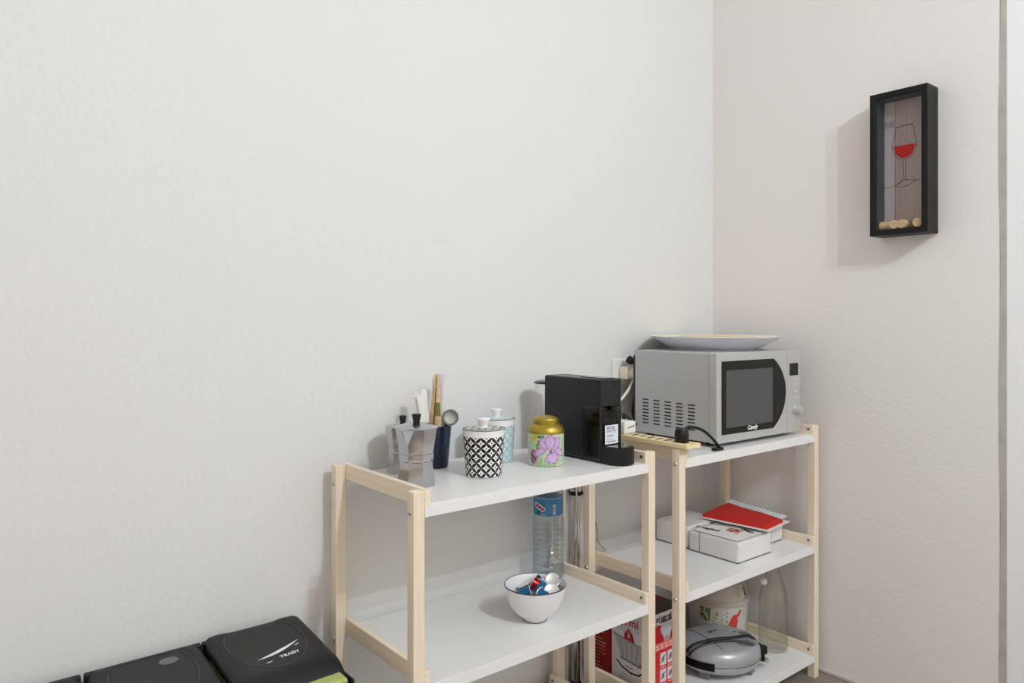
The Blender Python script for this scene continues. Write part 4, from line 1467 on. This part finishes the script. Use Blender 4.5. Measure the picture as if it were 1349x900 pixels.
# cord wrapped over the lid
cord = [(-.124, -.034, .072), (-.108, -.034, .088), (-.070, -.033, lid_z(-.07, -.033) + .005), (-.020, -.034, lid_z(-.02, -.034) + .005), (.035, -.038, lid_z(.035, -.038) + .004),
        (.080, -.038, lid_z(.080, -.038) + .006), (.116, -.036, .064), (.130, -.038, .056)]
B().tube(cord, .0052, 8, 6, flat=.7).build('cord', M['black'], gr)
cord2 = [(-.122, -.040, .064), (-.104, -.042, .080), (-.050, -.044, lid_z(-.05, -.044) + .004), (.000, -.050, lid_z(0, -.050) + .003), (.040, -.062, lid_z(.04, -.062) + .003), (.066, -.076, lid_z(.066, -.076) + .003)]
B().tube(cord2, .0040, 8, 6, flat=.7).build('cord', M['black'], gr)
B().box(-.006, .006, -.010, .006, -.020, .004, .002).build('cord_clip', M['black'], gr, loc=(.130, -.038, .056))

# ------------------------------------------------------------------ tub and bottle
tu = thing('plastic_tub', 'white plastic tub with milky lid and printed red and green flowers', 'tub', (-.167, -.139, ZBB + .0003))
TB, TT, TH = .082, .096, .136
B().lathe([(0, 0), (TB, 0), (TB + .002, .002), (TT, TH), (0, TH)], 56).build('body', M['tub'], tu)
B().lathe([(TT, TH - .012), (TT + .0045, TH - .011), (TT + .005, TH - .001), (TT + .003, TH + .001), (TT - .001, TH + .002), (TT - .004, TH + .010), (.086, TH + .040), (.078, TH + .050), (0, TH + .054)], 56).build('lid', M['tub_lid'], tu)
cv = Canvas(420, 90, (214, 213, 206), aspect=2 * pi * TT / .10)
for k in range(130):
    cv.rect(k / 130, 0, k / 130 + .003, 1, (190, 190, 184))
for u0 in (.62,):
    for k in range(40):
        cv.ell(u0 - .115 + .05 * random.random(), .62 + .35 * random.random(), .006, .045, ((120, 136, 70), (150, 150, 90), (88, 110, 60))[k % 3], random.uniform(0, 3))
    for k in range(16):
        cv.ell(u0 - .05 + .08 * random.random(), .55 + .35 * random.random(), .004, .035, ((160, 156, 80), (176, 130, 70))[k % 2], random.uniform(0, 3))
    for dx, dy, rx, ry, r in ((.066, .66, .020, .18, -.5), (.054, .50, .018, .16, .2), (.078, .54, .013, .18, -.2), (.096, .84, .009, .12, -.6), (.060, .26, .006, .14, .2)):
        cv.ell(u0 + dx, dy, rx, ry, (214, 66, 50), r)
    cv.line([(u0 + .050, .42), (u0 + .030, .36), (u0 + .022, .20)], .05, (206, 70, 54))
    cv.ell(u0 + .012, .44, .008, .08, (190, 80, 60))
cv.sheet('flower_print', lambda u, v: ((TB + .0026 + .068 * (TT - TB) + (TT - TB) * .82 * v) * cos(2 * pi * u), (TB + .0026 + .068 * (TT - TB) + (TT - TB) * .82 * v) * sin(2 * pi * u), .006 + (TH - .024) * v), M['print'], tu)
cv = Canvas(24, 30, (226, 226, 218))
cv.rect(.58, 0, .94, .95, (44, 84, 54))
for k in range(7):
    cv.rect(.16, .12 + .11 * k, .30 + .2 * random.random(), .17 + .11 * k, (96, 92, 88))
cv.rect(.62, .30, .90, .36, (140, 170, 140))
cv.rect(.62, .55, .90, .62, (140, 170, 140))
cv.sheet('paper_label', lambda u, v: ((TT - .0028 - .009 * v) * cos(-1.66 + .36 * u), (TT - .0028 - .009 * v) * sin(-1.66 + .36 * u), TH + .0115 + .034 * v), M['print'], tu)

gb = thing('glass_bottle', 'empty clear glass bottle with wire swing stopper at the shelf edge', 'bottle', (-.1245, -.3130, ZBB + .0003))
B().lathe([(0, .006), (.025, .004), (.034, 0), (.040, .002), (.0430, .008), (.0432, .150), (.0425, .162), (.038, .185), (.030, .210), (.022, .235), (.0165, .255), (.0155, .275), (.0165, .278), (.0165, .286), (.0145, .288),
           (.0130, .286), (.0130, .256), (.020, .235), (.0275, .210), (.0355, .185), (.0402, .160), (.0405, .012), (.032, .008), (0, .011)], 56).build('body', M['glass'], gb, 60)
B().lathe([(0, 0), (.009, 0), (.011, .006), (.010, .014), (0, .017)], 18).build('stopper', M['ceramic'], gb, loc=(-.044, .005, .214), rot=(.3, -.9, 0))
B().tube([(-.017, 0, .262), (-.028, -.004, .250), (-.044, -.004, .230), (-.040, .014, .224), (-.024, .014, .250), (-.015, .006, .264)], .0012, 6, 5).build('wire_bail', M['steel'], gb)
B().lathe([(.0158, .258), (.0175, .259), (.0175, .263), (.0160, .264)], 24).build('wire_collar', M['steel'], gb)

# something round and dark on the floor below the lowest shelf
pn = thing('lidded_pot', 'round dark pot on the floor under the corner unit', 'pot', (-.180, -.300, 0.0003))
B().lathe([(0, 0), (.058, 0), (.062, .004), (.064, .030), (.062, .032), (0, .032)], 36).build('body', M['print_dark'], pn)
B().lathe([(.064, .0315), (.0655, .033), (.050, .040), (.012, .044), (.010, .0465), (0, .047)], 36).build('lid', M['grill_dark'], pn)

# ------------------------------------------------------------------ shadow-box picture
FD = .0700
fy1, fy2, fb_, ft_ = -.5867, -.7431, 1.3415, 1.7468
fr = thing('shadow_box_frame', 'black shadow box frame with red wine glass picture on right wall', 'picture', (0, (fy1 + fy2) / 2, (fb_ + ft_) / 2))
FW, FH = (fy1 - fy2) / 2, (ft_ - fb_) / 2
fwid = .0165
for sgn in (-1, 1):
    B().box(-FD, -.0005, sgn * FW - (fwid if sgn > 0 else 0), sgn * FW + (fwid if sgn < 0 else 0), -FH, FH, .0006, 1).build('side_board', M['frame'], fr)
    B().box(-FD, -.0005, -FW + fwid, FW - fwid, sgn * FH - (fwid * .95 if sgn > 0 else 0), sgn * FH + (fwid * .95 if sgn < 0 else 0), .0006, 1).build('end_board', M['frame'], fr)
IW, IH = FW - fwid, FH - fwid * .95
B().box(-.0145, -.0010, -IW, IW, -IH, IH).build('backboard', M['frame_side'], fr)
# inner liner (greyish) on the side facing the camera
for sgn in (-1, 1):
    B().box(-FD + .006, -.0150, sgn * IW - (.0008 if sgn > 0 else -.0008), sgn * IW - (.0001 if sgn > 0 else -.0001), -IH, IH).build('liner', M['frame_side'], fr)
B().box(-FD + .006, -.0150, -IW, IW, IH - .0012, IH - .0002).build('liner', M['frame_side'], fr)
# picture: weathered boards with a line-drawn glass; u runs from the left edge (y = +IW) to the right
pc = Canvas(165, 495, (150, 136, 132), aspect=IW / IH)
col = rng.random(165)
for i in range(165):
    k = .84 + .28 * (.5 * col[i] + .25 * col[i - 1] + .25 * col[(i + 1) % 165])
    pc.a[:, i] *= k
grain = rng.random((31, 165))
for j in range(495):
    pc.a[j] *= (.93 + .14 * grain[j // 16])[:, None]
pc.rect(0.0, 0, .235, 1, (176, 174, 180), .55)
pc.rect(.235, 0, .250, 1, (84, 74, 72))
pc.rect(.170, 0, .180, 1, (104, 96, 98), .6)
pc.rect(0, .80, .23, .85, (96, 90, 92), .5)
ink = (52, 44, 46)
gx = .47
pc.line([(gx - .20, .795), (gx + .17, .800)], .006, ink)
Lp = [(gx - .20, .795)]
Rp = [(gx + .17, .800)]
for q in np.linspace(0, 1, 14):
    a = q * pi / 2
    Lp.append((gx - .015 - .27 * cos(a * .98) * (1 - .0 * q), .650 - .110 * sin(a)))
    Rp.append((gx - .015 + .27 * cos(a * .98), .650 - .110 * sin(a)))
wine = [(x, min(y, .652)) for x, y in Lp[1:]] + [(x, min(y, .66)) for x, y in reversed(Rp[1:])]
wn_ = [(gx - .015 + (x - gx + .015) * .88, .552 + (y - .540) * .90) for x, y in wine]
pc.poly(wn_, (176, 14, 12))
for L_ in (Lp, Rp):
    pc.line(L_, .0040, ink)
pc.line([(gx - .045, .540), (gx - .030, .40), (gx - .10, .368)], .0040, ink)
pc.line([(gx + .020, .540), (gx + .010, .40), (gx + .06, .372)], .0040, ink)
pc.line([(-.02, .335), (.12, .338), (gx - .12, .366), (gx, .384), (gx + .14, .378), (gx + .24, .372), (gx + .06, .338), (gx - .12, .332), (gx - .22, .342), (gx - .10, .366)], .0040, ink)
pc.line([(gx + .20, .368), (.86, .372), (1.0, .384)], .0040, ink)
pc.a = np.clip(pc.a * 1.5, 0, .9)
pc.sheet('wine_glass_print', lambda u, v: (-.0150, IW - 2 * IW * u, -IH + 2 * IH * v), M['print_matt'], fr, False)
B().box(-FD + .004, -FD + .0055, -IW, IW, -IH, IH).build('pane', M['pane'], fr)


def cork(label, loc, rot, group='wine corks in the shadow box'):
    o = B().lathe([(0, 0), (.0118, 0), (.0128, .0010), (.0132, .004), (.0132, .036), (.0128, .039), (.0118, .040), (0, .040)], 22).build('wine_cork', M['cork'], None, loc=loc, rot=rot)
    return tag(o, label, 'cork', group)


fz = fb_ + fwid * .95
cork('wine cork lying sideways at the left end of the shadow box', (-.040, fy1 - fwid - .0015, fz + .0134), (pi / 2, 0, 0))
cork('wine cork showing its round end, second from the left in the shadow box', (-.022, fy1 - .0600, fz + .0134), (0, -pi / 2, 0.1))
cork('wine cork resting against the second one in the shadow box', (-.022, fy1 - .0875, fz + .0134), (0, -pi / 2, -.1))
cork('wine cork standing apart at the right end of the shadow box', (-.022, fy2 + fwid + .0155, fz + .0134), (0, -pi / 2, .05))
